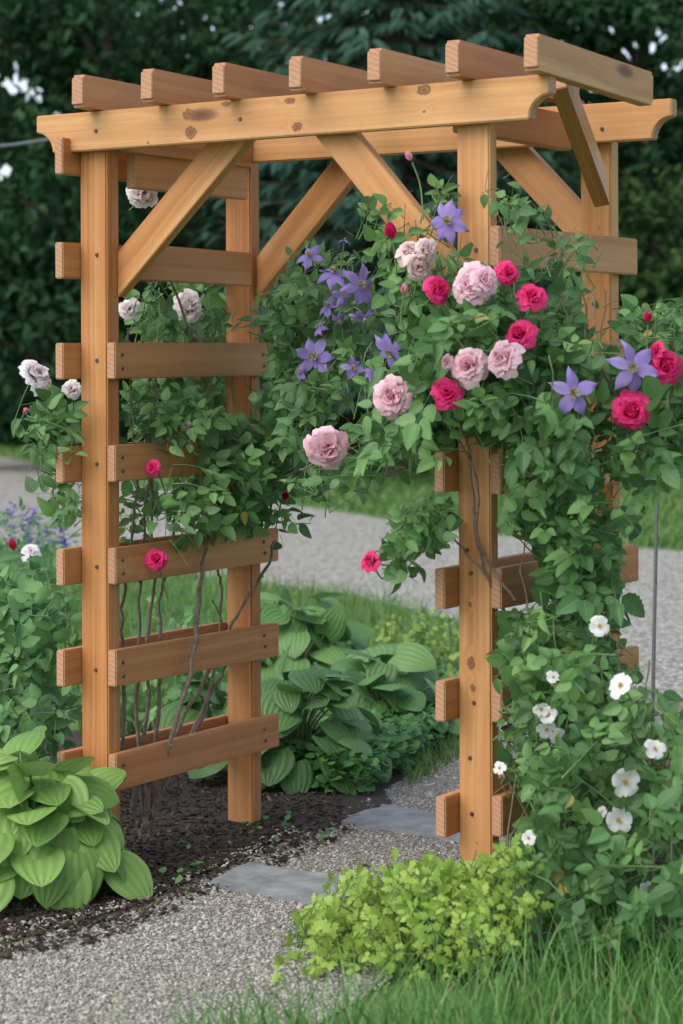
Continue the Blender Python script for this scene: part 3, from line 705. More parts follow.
FL_PINK = ((392, 396, 'pink', 22, (-.1, .15, 1)), (327, 450, 'pink', 23, (0, -.3, .9)), (473, 285, 'pink', 22, (-.1, .1, 1)), (486, 280, 'pink', 16, (.4, .2, .8)), (468, 366, 'pink', 20, (-.3, .1, .9)), (502, 358, 'pink', 20, (-.5, .3, .8)),
                          (411, 250, 'faded', 17, (-.2, .6, .6)), (420, 268, 'faded', 15, (.1, -.4, .8)), (428, 248, 'faded', 12, (.3, .2, .8)), (446, 362, 'pink', 9, (-.7, .1, .5)), (404, 294, 'bud_pink', 7, (.1, .9, .3)))
FL_MAG = ((440, 289, 'magenta', 16, (.5, .2, .8)), (447, 393, 'magenta', 16, (0, .25, 1)), (519, 333, 'magenta', 17, (-.3, .3, .8)), (533, 296, 'magenta', 15, (.1, .4, .9)), (508, 272, 'magenta', 13, (.1, .3, .9)), (667, 365, 'magenta', 19, (.1, .1, 1)), (631, 411, 'magenta', 21, (-.1, .1, 1)),
                          (392, 238, 'bud_magenta', 10, (-.2, .9, .3)), (370, 560, 'magenta', 12, (-.5, .5, .7)), (648, 322, 'bud_magenta', 7, (0, 1, .2)), (411, 160, 'bud_pink', 6, (-.5, .9, .1)), (655, 350, 'magenta', 10, (-.7, .2, .5)))
FL_CLEM_R = ((447, 221, 25, (-.05, .1, 1), -.12), (574, 393, 30, (0, .1, 1), -.16), (633, 368, 28, (-.1, .1, 1), -.05))
FL_WHITE = ((599, 626, 11, (.1, .2, .9)), (621, 686, 14, (-.6, .5, .6)), (548, 716, 10, (-.3, .6, .7)), (546, 729, 10, (.2, -.2, .9)), (557, 735, 9, (.4, -.5, .7)), (625, 782, 15, (.15, .1, 1)), (619, 820, 13.5, (-.2, .15, 1)), (549, 714, 8, (-.4, .2, .8)),
                       (541, 710, 9, (-.2, .6, .6)), (655, 749, 11, (.1, .5, .8)), (529, 838, 8, (-.4, .4, .7)), (646, 887, 7, (0, -.4, .8)), (553, 677, 7, (0, .4, .8)), (602, 812, 6, (-.5, .4, .7)), (500, 768, 7, (-.5, .4, .7)))
def rose_y(x, y): return .14-.0016*(x-320) if x < 440 else -.08
def mag_y(x): return rose_y(x, 0)-.17 if x < 500 else -.20+.0012*(x-500)
def _cl(p, r): CLEAR.append((*proj(p), r, (p-CAM)@AF))
for px, py, k, rp, X, lb in FL_LEFT: _cl(at_x(px, py, X), rp)
for px, py, rp, fx in FL_CLEM: _cl(at_y(px, py, .40-.0012*(px-300)), rp*.8)
FL_CLEM = [(a, b_, c_*1.2, d_) for a, b_, c_, d_ in FL_CLEM]
for px, py, k, rp, fx in FL_PINK: _cl(at_y(px, py, rose_y(px, py)-.17), rp)
for px, py, k, rp, fx in FL_MAG: _cl(at_y(px, py, mag_y(px)), rp)
for px, py, rp, fx, Y in FL_CLEM_R: _cl(at_y(px, py, Y), rp*.8)
for px, py, rp, fx in FL_WHITE: _cl(at_y(px, py, -.26), rp)
OPEN += [(588, 150, 616, 330, .9), (486, 222, 575, 272, .6), (588, 330, 614, 530, .5), (486, 448, 504, 496, .8), (225, 330, 270, 420, .6), (118, 342, 268, 380, .6), (455, 495, 494, 858, .9), (430, 640, 456, 860, .95), (490, 565, 560, 612, .6), (622, 540, 645, 580, .95), (612, 640, 645, 665, .6), (488, 566, 535, 612, .45), (488, 684, 514, 728, .75), (488, 792, 522, 842, .85), (645, 500, 662, 760, .5), (118, 440, 205, 486, .6), (118, 530, 262, 590, .35)]
# ---------------------------------------------------------------- climbing rose on the left-hand lattice
base = np.array([.045, .36, 0.])
t = thing('climbing_rose', 'climbing rose with pale blooms and woody canes on the left lattice', 'rose', base)
lv = Leaves(T_ROSE); st = Bag()
mass(lv, st, [(120, 300), (150, 285), (250, 285), (252, 330), (245, 400), (262, 430), (275, 500), (200, 505), (120, 545), (118, 400)], lambda x, y: -.10, 190, .058, plane='x', spread=.08)
mass(lv, st, [(14, 420), (40, 398), (85, 385), (85, 545), (60, 545), (45, 500), (28, 455)], lambda x, y: -.12, 52, .055, plane='x', spread=.05)
mass(lv, st, [(130, 405), (205, 395), (225, 450), (165, 470), (125, 440)], lambda x, y: .12, 26, .058, plane='x', spread=.02, ln=(.04, .1))
mass(lv, st, [(190, 430), (275, 405), (305, 470), (255, 525), (155, 525), (175, 500)], lambda x, y: .14, 60, .056, plane='x', spread=.03, ln=(.04, .1))
mass(lv, st, [(270, 440), (325, 480), (330, 520), (285, 520)], lambda x, y: .18, 9, .055, plane='x', spread=.03, ln=(.03, .08))
mass(lv, st, [(150, 515), (250, 510), (245, 530), (240, 555), (165, 550)], lambda x, y: .15, 24, .052, plane='x', spread=.02, ln=(.03, .08), sag=1.5)
mass(lv, st, [(170, 232), (196, 228), (192, 252), (176, 250)], lambda x, y: .06, 3, .058, plane='x', spread=.01, ln=(.02, .06))
mass(lv, st, [(124, 285), (205, 282), (245, 335), (130, 338)], lambda x, y: -.16, 40, .048, plane='x', spread=.05)
mass(lv, st, [(185, 425), (270, 405), (300, 440), (330, 475), (345, 515), (300, 530), (262, 540), (215, 560), (165, 548), (155, 515)], lambda x, y: .17, 85, .058, plane='x', spread=.04, ln=(.04, .12))
mass(lv, st, [(138, 395), (205, 385), (235, 440), (215, 480), (150, 470), (125, 440)], lambda x, y: .14, 26, .06, plane='x', spread=.02, ln=(.04, .1))
mass(lv, st, [(20, 430), (50, 395), (84, 385), (84, 470), (50, 500)], lambda x, y: -.16, 26, .062, plane='x', spread=.03, ln=(.04, .12))
b = Bag(); lv.into(b); b.merge(st).build('foliage', [M['rose'], M['stem']], t)
def cane(root, pts, r0, r1, X=None, Y=None, name='cane'):
    P = [(at_x(x, y, (X[i] if isinstance(X, list) else X)) if X is not None else at_y(x, y, (Y[i] if isinstance(Y, list) else Y))) for i, (x, y) in enumerate(pts)]
    q = spline(P, 30); q[1:-1] += R.normal(0, .0025, q[1:-1].shape)
    thick = .95 if name == 'cane' else .72; r0, r1 = r0*thick, r1*thick; q[1:-1] += np.cumsum(R.normal(0, .0021, (28, 3)), 0); cb = Bag(); tube(cb, q, np.linspace(r0, r1, 30)*R.uniform(.85, 1.15, 30), 7)
    for k in range(4, 28, 6):   # knuckles where side shoots were cut
        cb.add(ICV*r0*.9*np.array([1, 1, .8])+q[k]+rnd(3, .4)*r0, ICF)
    return cb.build(name, M['cane'], root)
cane(t, [(150, 835), (170, 740), (192, 668), (200, 610), (203, 555), (212, 480), (200, 380), (170, 280)], .008, .004, X=[.05, .125, .145, .145, .135, .07, .03, 0])
cane(t, [(140, 840), (172, 742), (205, 680), (236, 620), (270, 565), (275, 540)], .007, .004, X=[.05, .06, .08, .10, .15, .16])
cane(t, [(120, 800), (125, 700), (122, 620), (128, 560), (135, 480), (128, 330)], .006, .003, X=.05)
cane(t, [(143, 810), (141, 700), (138, 620), (142, 570), (150, 480), (165, 300)], .006, .003, X=.04)
cane(t, [(132, 810), (152, 700), (150, 640), (155, 580), (152, 500), (150, 360)], .0065, .003, X=.045)
cane(t, [(150, 820), (160, 690), (163, 600), (170, 560), (185, 470), (215, 360)], .006, .003, X=.05)
cane(t, [(160, 800), (205, 700), (218, 600), (218, 560), (225, 480), (240, 390)], .0055, .003, X=.05)
cane(t, [(140, 835), (190, 730), (212, 690), (225, 650), (212, 600)], .005, .003, X=.06)
cane(t, [(142, 838), (146, 790), (138, 760)], .009, .006, X=.07)
cane(t, [(235, 530), (248, 500), (290, 478), (330, 450)], .004, .002, X=.19)
fb_ = Bag()
for px, py, k, rp, X, lb in FL_LEFT:
    flower(t, 'rose_bud' if 'bud' in k else 'rose_bloom', k, px, py, X, rp, plane='x', bag=fb_, label='deep magenta rose bloom' if k == 'magenta' else None)

# ---------------------------------------------------------------- violet clematis across the back of the arch
def arch_y(x, y): return .60-.0030*(x-260)
t = thing('clematis', 'violet clematis trailing from the rear left post beneath the diagonal brace', 'clematis', (.15, .70, 0))
lv = Leaves(T_CLEM); st = Bag()
POLC = [(243, 325), (262, 298), (290, 260), (300, 243), (330, 250), (365, 262), (378, 300), (388, 330), (372, 385), (345, 415), (318, 440), (330, 458), (268, 458), (248, 430), (238, 380)]
mass(lv, st, POLC, lambda x, y: .58-.0015*(x-260), 190, .055, 3, spread=.09, ln=(.05, .13))
mass(lv, st, [(250, 300), (290, 260), (345, 285), (330, 400), (262, 440)], lambda x, y: .50, 45, .050, 3, spread=.04, ln=(.03, .08))
b = Bag(); lv.into(b); b.merge(st).build('foliage', [M['clem'], M['stem']], t)
cane(t, [(244, 818), (242, 690), (246, 590), (268, 500), (290, 380), (305, 270)], .005, .002, Y=[.78, .79, .79, .74, .6, .55])
cane(t, [(266, 505), (300, 460), (350, 425), (420, 380)], .0035, .0015, Y=[.74, .6, .4, .2])
fb_ = Bag()
for px, py, rp, fx in FL_CLEM:
    flower(t, 'clematis_flower', 'violet', px, py, .40-.0012*(px-300), rp, face=fx, bag=fb_)
flower(t, 'clematis_flower', 'lilac', 236, 358, .62, 16, face=(.2, .85, .3), bag=fb_, label='pale drooping lilac flower')

# ---------------------------------------------------------------- pink and magenta roses on the right-hand lattice
t = thing('climbing_rose', 'climbing rose with large pale pink double blooms around the right front post', 'rose', (1.10, -.10, 0))
lv = Leaves(T_ROSE); st = Bag()
mass(lv, st, [(290, 492), (285, 472), (330, 452), (345, 436), (362, 412), (363, 360), (372, 310), (386, 270), (400, 238), (440, 245), (505, 265), (525, 300), (520, 420), (505, 445), (460, 462), (430, 452), (415, 470), (370, 485), (340, 495)], rose_y, 200, .060, spread=.07, ln=(.05, .13))
mass(lv, st, [(270, 470), (345, 435), (420, 430), (440, 450), (400, 480), (345, 500), (290, 498)], rose_y, 30, .058, spread=.04, ln=(.04, .09))
mass(lv, st, [(430, 490), (455, 500), (455, 545), (410, 560), (395, 590), (380, 570), (385, 540), (400, 520)], lambda x, y: -.1, 120, .058, spread=.03, ln=(.04, .12), sag=1.2)
mass(lv, st, [(300, 505), (345, 500), (330, 520), (290, 515)], lambda x, y: .1, 3, .055, spread=.02, ln=(.03, .06))
mass(lv, st, [(418, 230), (430, 180), (455, 175), (452, 250)], lambda x, y: -.06, 22, .052, spread=.02, ln=(.03, .07), up=.8)
mass(lv, st, [(345, 225), (360, 205), (400, 200), (425, 240), (380, 275)], lambda x, y: .02, 26, .052, spread=.02, ln=(.03, .07), up=.6)
b = Bag(); lv.into(b); b.merge(st).build('foliage', [M['rose'], M['stem']], t)
cane(t, [(512, 880), (508, 760), (512, 640), (482, 560), (474, 500), (465, 420), (440, 330), (415, 220)], .006, .002, Y=[.06, .06, .06, -.02, -.03, -.06, -.05, -.03])
cane(t, [(486, 575), (450, 545), (415, 535), (388, 548), (371, 563)], .003, .0016, Y=[-.03, -.08, -.12, -.16, -.19])
cane(t, [(515, 600), (484, 540), (480, 470), (440, 410), (360, 440), (300, 470)], .004, .0018, Y=[-.0, -.03, -.05, -.04, .05, .12])
fb_ = Bag()
for px, py, k, rp, fx in FL_PINK:
    flower(t, 'rose_bud' if 'bud' in k else 'rose_bloom', k, px, py, rose_y(px, py)-.17, rp, face=fx, bag=fb_, label='withered fading pink bloom' if k == 'faded' else None)

t = thing('climbing_rose', 'climbing rose with deep magenta red blooms on the right lattice', 'rose', (1.33, .10, 0))
lv = Leaves(T_ROSE); st = Bag()
mass(lv, st, [(495, 290), (515, 240), (560, 238), (602, 245), (610, 300), (640, 312), (660, 298), (700, 296), (720, 470), (665, 495), (632, 502), (628, 560), (622, 606), (570, 622), (535, 600), (522, 548), (500, 520), (490, 470), (470, 465), (490, 400)], lambda x, y: -.02+.0012*(x-500), 225, .058, spread=.11, ln=(.06, .15))
mass(lv, st, [(500, 330), (620, 330), (640, 440), (600, 520), (520, 520), (500, 430)], lambda x, y: -.12+.001*(x-500), 62, .058, spread=.04, ln=(.05, .12))
mass(lv, st, [(612, 330), (640, 318), (690, 315), (700, 350), (640, 350)], lambda x, y: .05, 12, .06, spread=.05, ln=(.04, .1))
mass(lv, st, [(545, 520), (610, 510), (628, 570), (618, 625), (555, 630), (530, 600)], lambda x, y: .08, 80, .066, spread=.05, ln=(.03, .08))
mass(lv, st, [(450, 560), (490, 568), (486, 585), (455, 600), (450, 565)], lambda x, y: -.09, 9, .052, spread=.01, ln=(.02, .04))
b = Bag(); lv.into(b); b.merge(st).build('foliage', [M['rose'], M['stem']], t)
for k in range(5):
    cane(t, [(575+R.normal(0, 8), 800), (568+R.normal(0, 8), 690), (565+9*k-18, 600), (562+8*k-18, 520), (570+R.normal(0, 25), 400), (580+R.normal(0, 30), 290)], .005, .002, Y=[.2, .2, .16+.03*k, .1, .02, 0])
fb_ = Bag()
for px, py, k, rp, fx in FL_MAG:
    Yf = mag_y(px)
    flower(t, 'rose_bud' if 'bud' in k else 'rose_bloom', k, px, py, Yf, rp, face=fx, bag=fb_)

t = thing('clematis', 'violet clematis climbing the right front post and its top slat', 'clematis', (1.25, .03, 0))
lv = Leaves(T_CLEM); st = Bag()
mass(lv, st, [(486, 160), (510, 185), (560, 225), (600, 240), (608, 300), (560, 290), (515, 265), (490, 220)], lambda x, y: -.06+.0012*(x-490), 60, .048, 3, spread=.02, ln=(.04, .12), up=.7)
mass(lv, st, [(495, 180), (520, 215), (590, 245), (598, 265), (510, 260)], lambda x, y: -.08+.001*(x-490), 34, .038, 3, spread=.02, ln=(.08, .15), up=.5)
b = Bag(); lv.into(b); b.merge(st).build('foliage', [M['clem'], M['stem']], t)
cane(t, [(505, 880), (530, 640), (523, 560), (545, 470), (530, 350), (510, 250), (488, 170)], .0035, .0012, Y=[0, 0, -.02, -.05, -.08, -.05, -.03], name='vine')
cane(t, [(530, 350), (570, 290), (600, 230)], .002, .0012, Y=[-.08, 0, .1], name='vine')
fb_ = Bag()
for px, py, rp, fx, Y in FL_CLEM_R:
    flower(t, 'clematis_flower', 'violet', px, py, Y, rp, face=fx, bag=fb_)

# ---------------------------------------------------------------- white rose bush, lower right
gp = ground(590, 905)
t = thing('rose_bush', 'bushy rose with single white flowers beside the right front post', 'rose', gp)
lv = Leaves(T_ROSE); st = Bag()
PW = [(494, 645), (508, 605), (548, 596), (572, 636), (592, 650), (622, 656), (655, 678), (668, 712), (720, 715), (720, 970), (560, 970), (520, 900), (505, 855), (498, 790), (492, 700)]
mass(lv, st, PW, lambda x, y: -.12+.0006*(y-750)*-1, 265, .053, spread=.13, ln=(.05, .14))
mass(lv, st, PW, lambda x, y: .16, 115, .053, spread=.10, ln=(.06, .14))
mass(lv, st, [(500, 640), (540, 620), (545, 720), (510, 740), (495, 700)], lambda x, y: -.16, 26, .058, spread=.03, ln=(.04, .1), tone=.85)
mass(lv, st, [(498, 612), (512, 596), (545, 590), (575, 622), (612, 622), (645, 668), (600, 710), (500, 690)], lambda x, y: .06, 110, .050, spread=.12, ln=(.04, .1))
b = Bag(); lv.into(b); b.merge(st).build('foliage', [M['rose_b'], M['stem']], t)
for k in range(7):
    x = 545+R.uniform(0, 120); cane(t, [(590+R.normal(0, 14), 905), ((x+590)/2, 820), (x, 740), (x+R.normal(0, 12), 660)], .0045, .002, Y=[gp[1], -.1, -.08, -.05])
fb_ = Bag()
for px, py, rp, fx in FL_WHITE:
    flower(t, 'rose_bloom', 'white', px, py, -.26, rp, face=fx, bag=fb_)

# ---------------------------------------------------------------- hostas
def hosta(label, base, nl, ln, height, spread, m, group, tone=(.2, .9), sun=None, extra=()):
    t = thing('hosta', label, 'hosta', base, group)
    stb = Bag(); g = R.uniform(0, 6)
    jobs = []
    for i in range(nl):
        u = (i+.5)/nl; g += 2.399
        jobs.append((g+R.normal(0, .2), spread*(.18+.82*u**.8)*R.uniform(.85, 1.12), height*(1.0-.72*u**1.2)*R.uniform(.88, 1.1), u))
    for az, rr, hh, u in jobs:
        rd = np.array([math.cos(az), math.sin(az), 0])
        tip = np.array(base)+rd*rr*.7+np.array([0, 0, hh])
        down = .05-.75*u+R.normal(0, .28)
        a = unit(rd*(.55+.3*u)+TOCAM*.25+np.array([0, 0, down])+rnd(3, .22)); n = unit(np.array([0, 0, 1.])*(.95-.2*u)+rd*(.25+.35*u)+TOCAM*.35+rnd(3, .22))
        lb = Bag(); lv = Leaves(T_HOSTA); lv.put(tip, a, n, ln*R.uniform(.78, 1.12), R.uniform(*tone), R.uniform(.92, 1.12)); lv.into(lb)
        lb.build('leaf', m, t)
        tube(stb, spline([np.array(base)+rd*.02, np.array(base)+rd*rr*.28+[0, 0, hh*.62], tip+a*.01], 8), np.linspace(.005, .0028, 8), 6)
    stb.build('leaf_stalks', M['stem'], t)
g0 = ground(28, 893)
hosta('large lime green hosta in front of the left post', g0, 105, .122, .33, .36, M['hosta_l'], 'hostas around the arbor', (.25, .95))
hosta('mid green hosta with drooping leaves, right beside the rear left post', ground(296, 782), 66, .124, .34, .36, M['hosta'], 'hostas around the arbor', (.1, .8))
hosta('broad green hosta farthest into the verge, above the others under the arch', ground(292, 712), 70, .135, .42, .48, M['hosta'], 'hostas around the arbor', (.3, 1.))
hosta('smaller green hosta at the right end, near the yellow flowering clump', ground(385, 738), 44, .135, .28, .38, M['hosta'], 'hostas around the arbor', (.1, .8))
hosta('darker green hosta seen through the left lattice below its slats', ground(215, 765), 30, .14, .26, .28, M['hosta'], 'hostas around the arbor', (.0, .5))

# ---------------------------------------------------------------- low plants
def bush(name, label, cat, base, poly, depth, n, T, m, size, leaflets=3, ln=(.04, .1), spread=.08, up=.8, tone=None, group=None, stems=6):
    t = thing(name, label, cat, base, group)
    lv = Leaves(T); st = Bag(); lv.jit = 18.
    mass(lv, st, poly, depth, n, size, leaflets, ln, .3, spread, up, tone)
    b = Bag(); lv.into(b); b.merge(st).build('foliage', [m, M['stem']], t)
    for q in sample_poly(poly, stems):
        e = at_y(q[0], q[1], depth(q[0], q[1]) if callable(depth) else depth)
        sb = Bag(); tube(sb, spline([np.array(base)+np.append(rnd(2, .04), 0), (np.array(base)+e)/2+rnd(3, .02), e], 9), .002, 4); sb.build('stem', M['stem'], t)
    return t
gl = ground(415, 965)
bush('lime_plant', 'bright lime green leafy clump in front of the right front post', 'foliage plant', gl,
     [(274, 968), (284, 925), (318, 892), (370, 868), (420, 868), (450, 852), (500, 832), (536, 860), (545, 925), (520, 985), (420, 995), (300, 995)], lambda x, y: gl[1]+.02-.0012*(y-930), 620, T_LOBE, M['lime'], .031, 3, (.04, .12), .09, 1.1)
gy = ground(410, 690)
bush('yellow_plant', 'yellow green flowering clump behind the hostas by the driveway', 'foliage plant', gy,
     [(365, 640), (390, 618), (455, 612), (470, 650), (470, 690), (400, 695), (365, 670)], lambda x, y: gy[1], 120, T_ROUND, M['mantle'], .034, 3, (.03, .1), .2)
gd = ground(20, 800)
bush('leafy_perennial', 'tall leafy green perennial behind the lime hosta', 'perennial', gd,
     [(-30, 575), (30, 565), (78, 575), (80, 690), (70, 745), (40, 760), (-30, 760)], lambda x, y: gd[1]-.1, 150, T_ROSE, M['peren'], .07, 3, (.08, .2), .14, stems=9)
gw = ground(170, 742)
bush('leafy_perennial', 'loose low leafy plant seen between the canes through the left lattice', 'perennial', gw,
     [(118, 640), (150, 600), (200, 605), (232, 640), (230, 735), (118, 740)], lambda x, y: gw[1]+.1, 60, T_ROSE, M['peren'], .06, 3, (.06, .16), .12, stems=6)
gb = ground(15, 640)
t = bush('catmint', 'blue flowered perennial by the driveway at the left edge', 'perennial', gb,
     [(-60, 535), (0, 515), (48, 520), (78, 545), (78, 600), (-60, 610)], lambda x, y: gb[1], 110, T_LANCE, M['peren'], .06, 3, (.08, .2), .2)
fb_ = Bag()
for q in sample_poly([(-30, 520), (20, 500), (50, 505), (75, 535), (60, 560), (-30, 570)], 42):
    p = at_y(q[0], q[1], gb[1]+R.normal(0, .2))
    for k in range(7):
        c = p+np.array([R.normal(0, .014), R.normal(0, .014), -.012*k+.03])
        for i in range(3):
            az = R.uniform(0, 6.28); rd = np.array([math.cos(az), math.sin(az), .3])
            petal(fb_, c, unit(rd), np.array([0, 0, 1.]), .018, .016, .2, 0, R.random(), 2, 2)
fb_.build('blossoms', M['blue'], t)
gr_ = ground(25, 700)
t = thing('rose_bush', 'low rose with one pale bloom and one pink bud among blue flowers', 'rose', gr_)
lv = Leaves(T_ROSE); st = Bag(); mass(lv, st, [(0, 560), (50, 555), (60, 620), (0, 630)], gr_[1], 22, .055, spread=.06)
b = Bag(); lv.into(b); b.merge(st).build('foliage', [M['rose'], M['stem']], t)
for (x, y) in ((31, 551), (14, 549), (40, 600)): sb = Bag(); tube(sb, spline([gr_, at_y(x, (y+690)/2, gr_[1]-.03), at_y(x, y, gr_[1]-.1)], 9), .003, 5); sb.build('stem', M['stem'], t)
flower(t, 'rose_bloom', 'blush', 31, 551, gr_[1]-.1, 9, face=(.1, .6, .7)); flower(t, 'rose_bud', 'bud_magenta', 14, 549, gr_[1]-.1, 7, face=(-.2, .8, .4))

def carpet(name, label, cat, poly, n, T, m, size, hmax, up=1.):
    lv = Leaves(T)
    for q in sample_poly(poly, n):
        p = ground(*q)+np.array([0, 0, hmax*R.random()**.7+.01]); az = R.uniform(0, 6.28)
        lv.put(p, np.array([math.cos(az), math.sin(az), R.normal(.0, .3)]), unit(np.array([0, 0, up])+TOCAM*.5+rnd(3, .35)), size*R.uniform(.6, 1.2), R.random())
    b = Bag(); lv.into(b); return tag(b.build(name, m), label, cat, kind='stuff')
carpet('ground_cover', 'clover like green ground cover under the hostas', 'ground cover', [(255, 800), (300, 790), (330, 800), (370, 800), (440, 752), (470, 715), (440, 690), (330, 730), (250, 765)], 5200, T_ROUND, M['cover'], .035, .13)
carpet('weeds', 'small green weeds sprouting from the mulch', 'weeds', [(140, 905), (200, 905), (240, 860), (330, 855), (345, 830), (270, 815), (150, 870)], 48, T_ROUND, M['cover'], .022, .03)
def blades(name, label, poly, n, hmin, hmax, wd, m, lean=.35, seg=5, gz=0., kind='stuff', hscale=None):
    b = Bag(); qs = sample_poly(poly, n)
    Vv = []; Ff = []; Tt = []; Uv = []
    for q in qs:
        p = ground(*q); az = R.uniform(0, 6.28); h = R.uniform(hmin, hmax)*(hscale(*q) if hscale else 1.)
        ld = np.array([math.cos(az), math.sin(az), 0])*lean*h*R.uniform(.2, 1.6); s = unit(np.cross([0, 0, 1.], ld+rnd(3, .3)*h+1e-4)); s[2] = 0
        wv = wd*R.uniform(.6, 1.3); vs = []; uv = []
        for i in range(seg+1):
            t = i/seg; c = p+ld*t*t+np.array([0, 0, h*(t-.28*t*t*min(1., np.linalg.norm(ld)/h))]); ww = wv*(1-t**1.6)*.5+.0004
            vs += [c-s*ww, c+s*ww]; uv += [(0, t), (1, t)]
        k = len(Vv)*(2*seg+2)
        Vv.append(vs); Uv.append(uv); Tt.append(np.full(2*seg+2, R.random()))
        Ff += [(k+2*i, k+2*i+1, k+2*i+3, k+2*i+2) for i in range(seg)]
    b.add(np.array(Vv).reshape(-1, 3), Ff, np.concatenate(Tt), np.array(Uv).reshape(-1, 2))
    return tag(b.build(name, m), label, 'grass', kind=kind)
GF = [(190, 1095), (260, 1062), (350, 1045), (440, 1040), (510, 1015), (545, 985), (600, 965), (690, 950), (780, 980), (800, 1280), (150, 1280)]
blades('grass', 'long green grass along the bottom of the view', GF, 5200, .10, .25, .0056, M['grass'], .42, 7)
blades('grass', 'thin grass tufts growing out of the gravel path edge', [(60, 1090), (160, 1065), (250, 1045), (280, 1060), (120, 1150)], 130, .07, .2, .0045, M['grass'], .5, 6)
blades('grass', 'rough grass verge between the hostas and the driveway', [(80, 560), (278, 588), (340, 597), (413, 613), (480, 640), (470, 690), (400, 700), (300, 690), (140, 740), (80, 740), (60, 640)], 9000, .06, .17, .007, M['lawnb'], .5, 4)
blades('grass', 'fine grass fringe beside the stone slabs and ground cover', [(400, 775), (470, 715), (500, 690), (520, 700), (455, 765), (410, 790)], 900, .03, .09, .004, M['lawnb'], .6, 4)
blades('lawn_grass', 'short green lawn on the near side of the driveway', [(-420, 540), (60, 600), (80, 700), (0, 742), (-100, 880), (-200, 1000), (-420, 1000)], 9000, .04, .09, .008, M['lawnb'], .5, 3)
blades('lawn_grass', 'short green lawn right of the white rose bush', [(690, 800), (760, 765), (1150, 790), (1150, 1060), (720, 1060)], 7000, .05, .12, .008, M['lawnb'], .5, 3)
blades('lawn_grass', 'mown lawn beyond the gravel driveway', [(-420, 395), (-400, 413), (0, 455), (160, 488), (304, 505), (455, 529), (540, 538), (683, 550), (1100, 588), (1150, 440), (300, 455), (0, 416)], 50000, .05, .11, .022, M['lawnb'], .5, 2)

b = Bag(); lv = Leaves(T_LANCE); lv.put(ground(352, 869)+[0, 0, .022], np.array([.9, .3, .1]), np.array([-.2, .2, 1.]), .06, .4, 1.6); lv.into(b)
tag(b.build('fallen_leaf', M['dry']), 'curled brown leaf lying on the gravel between the two slabs', 'fallen leaf')
b = Bag()
for k in range(3): petal(b, ground(144, 899)+[.01*k, .004*k, .025], unit(rnd(3)*[1, 1, .2]), np.array([0, 0, 1.]), .024, .022, .3, .1, .5)
tag(b.build('fallen_petals', M['pink']), 'pink rose petals lying on the mulch edge beside the lime hosta', 'petals')

# ---------------------------------------------------------------- metal rod, dry flower stalks, cable
b = Bag(); p0 = ground(650, 968); y0 = p0[1]
tube(b, [at_y(650, 968, y0)-[0, 0, .05], at_y(652, 760, y0), at_y(654, 640, y0), at_y(657, 503, y0)], .0042, 10)
tag(b.build('metal_rod', M['rod']), 'thin grey metal rod standing upright in the white rose bush', 'rod')
def drystalk(label, px0, py0, px1, py1, Y, hh):
    t = thing('dry_stalk', label, 'dried flower', at_y(px0, py0, Y), 'dried flower stalks by the rod')
    s = Bag(); tube(s, spline([at_y(px0, py0, Y), at_y((px0+px1)/2+2, (py0+py1)/2, Y), at_y(px1, py1, Y)], 12), .002, 5); s.build('stalk', M['dry'], t)
    h = Bag()
    for k in range(130):
        u = R.random(); c = at_y(px1+R.normal(0, 1), py1+hh*(u-.4), Y); wv = .028*(1-.6*abs(u-.3))
        d = rnd(3); d = unit(d)*wv*R.random(); tube(h, [c, c+d*.6+[0, 0, .004], c+d+[0, 0, .008]], [.0012, .001, .0016], 3)
        h.add(ICV*.0032+c+d+[0, 0, .008], ICF)
    h.build('seed_head', M['dry'], t)
yd = ground(655, 985)[1]
drystalk('dry brown flower stalk with a broad seed head below the white bloom', 653, 985, 651, 763, yd, 26)
drystalk('dry brown flower stalk with a tall narrow seed head at the right edge', 666, 985, 672, 785, yd, 44)
b = Bag(); tube(b, spline([at_d(-700, 190, 10), at_d(-90, 150, 12), at_d(0, 146, 13), at_d(48, 139.5, 14), at_d(110, 131, 17), at_d(300, 105, 26)], 30), .009, 6)
tag(b.build('cable', M['cable']), 'thin grey cable running through the trees at the left', 'cable')

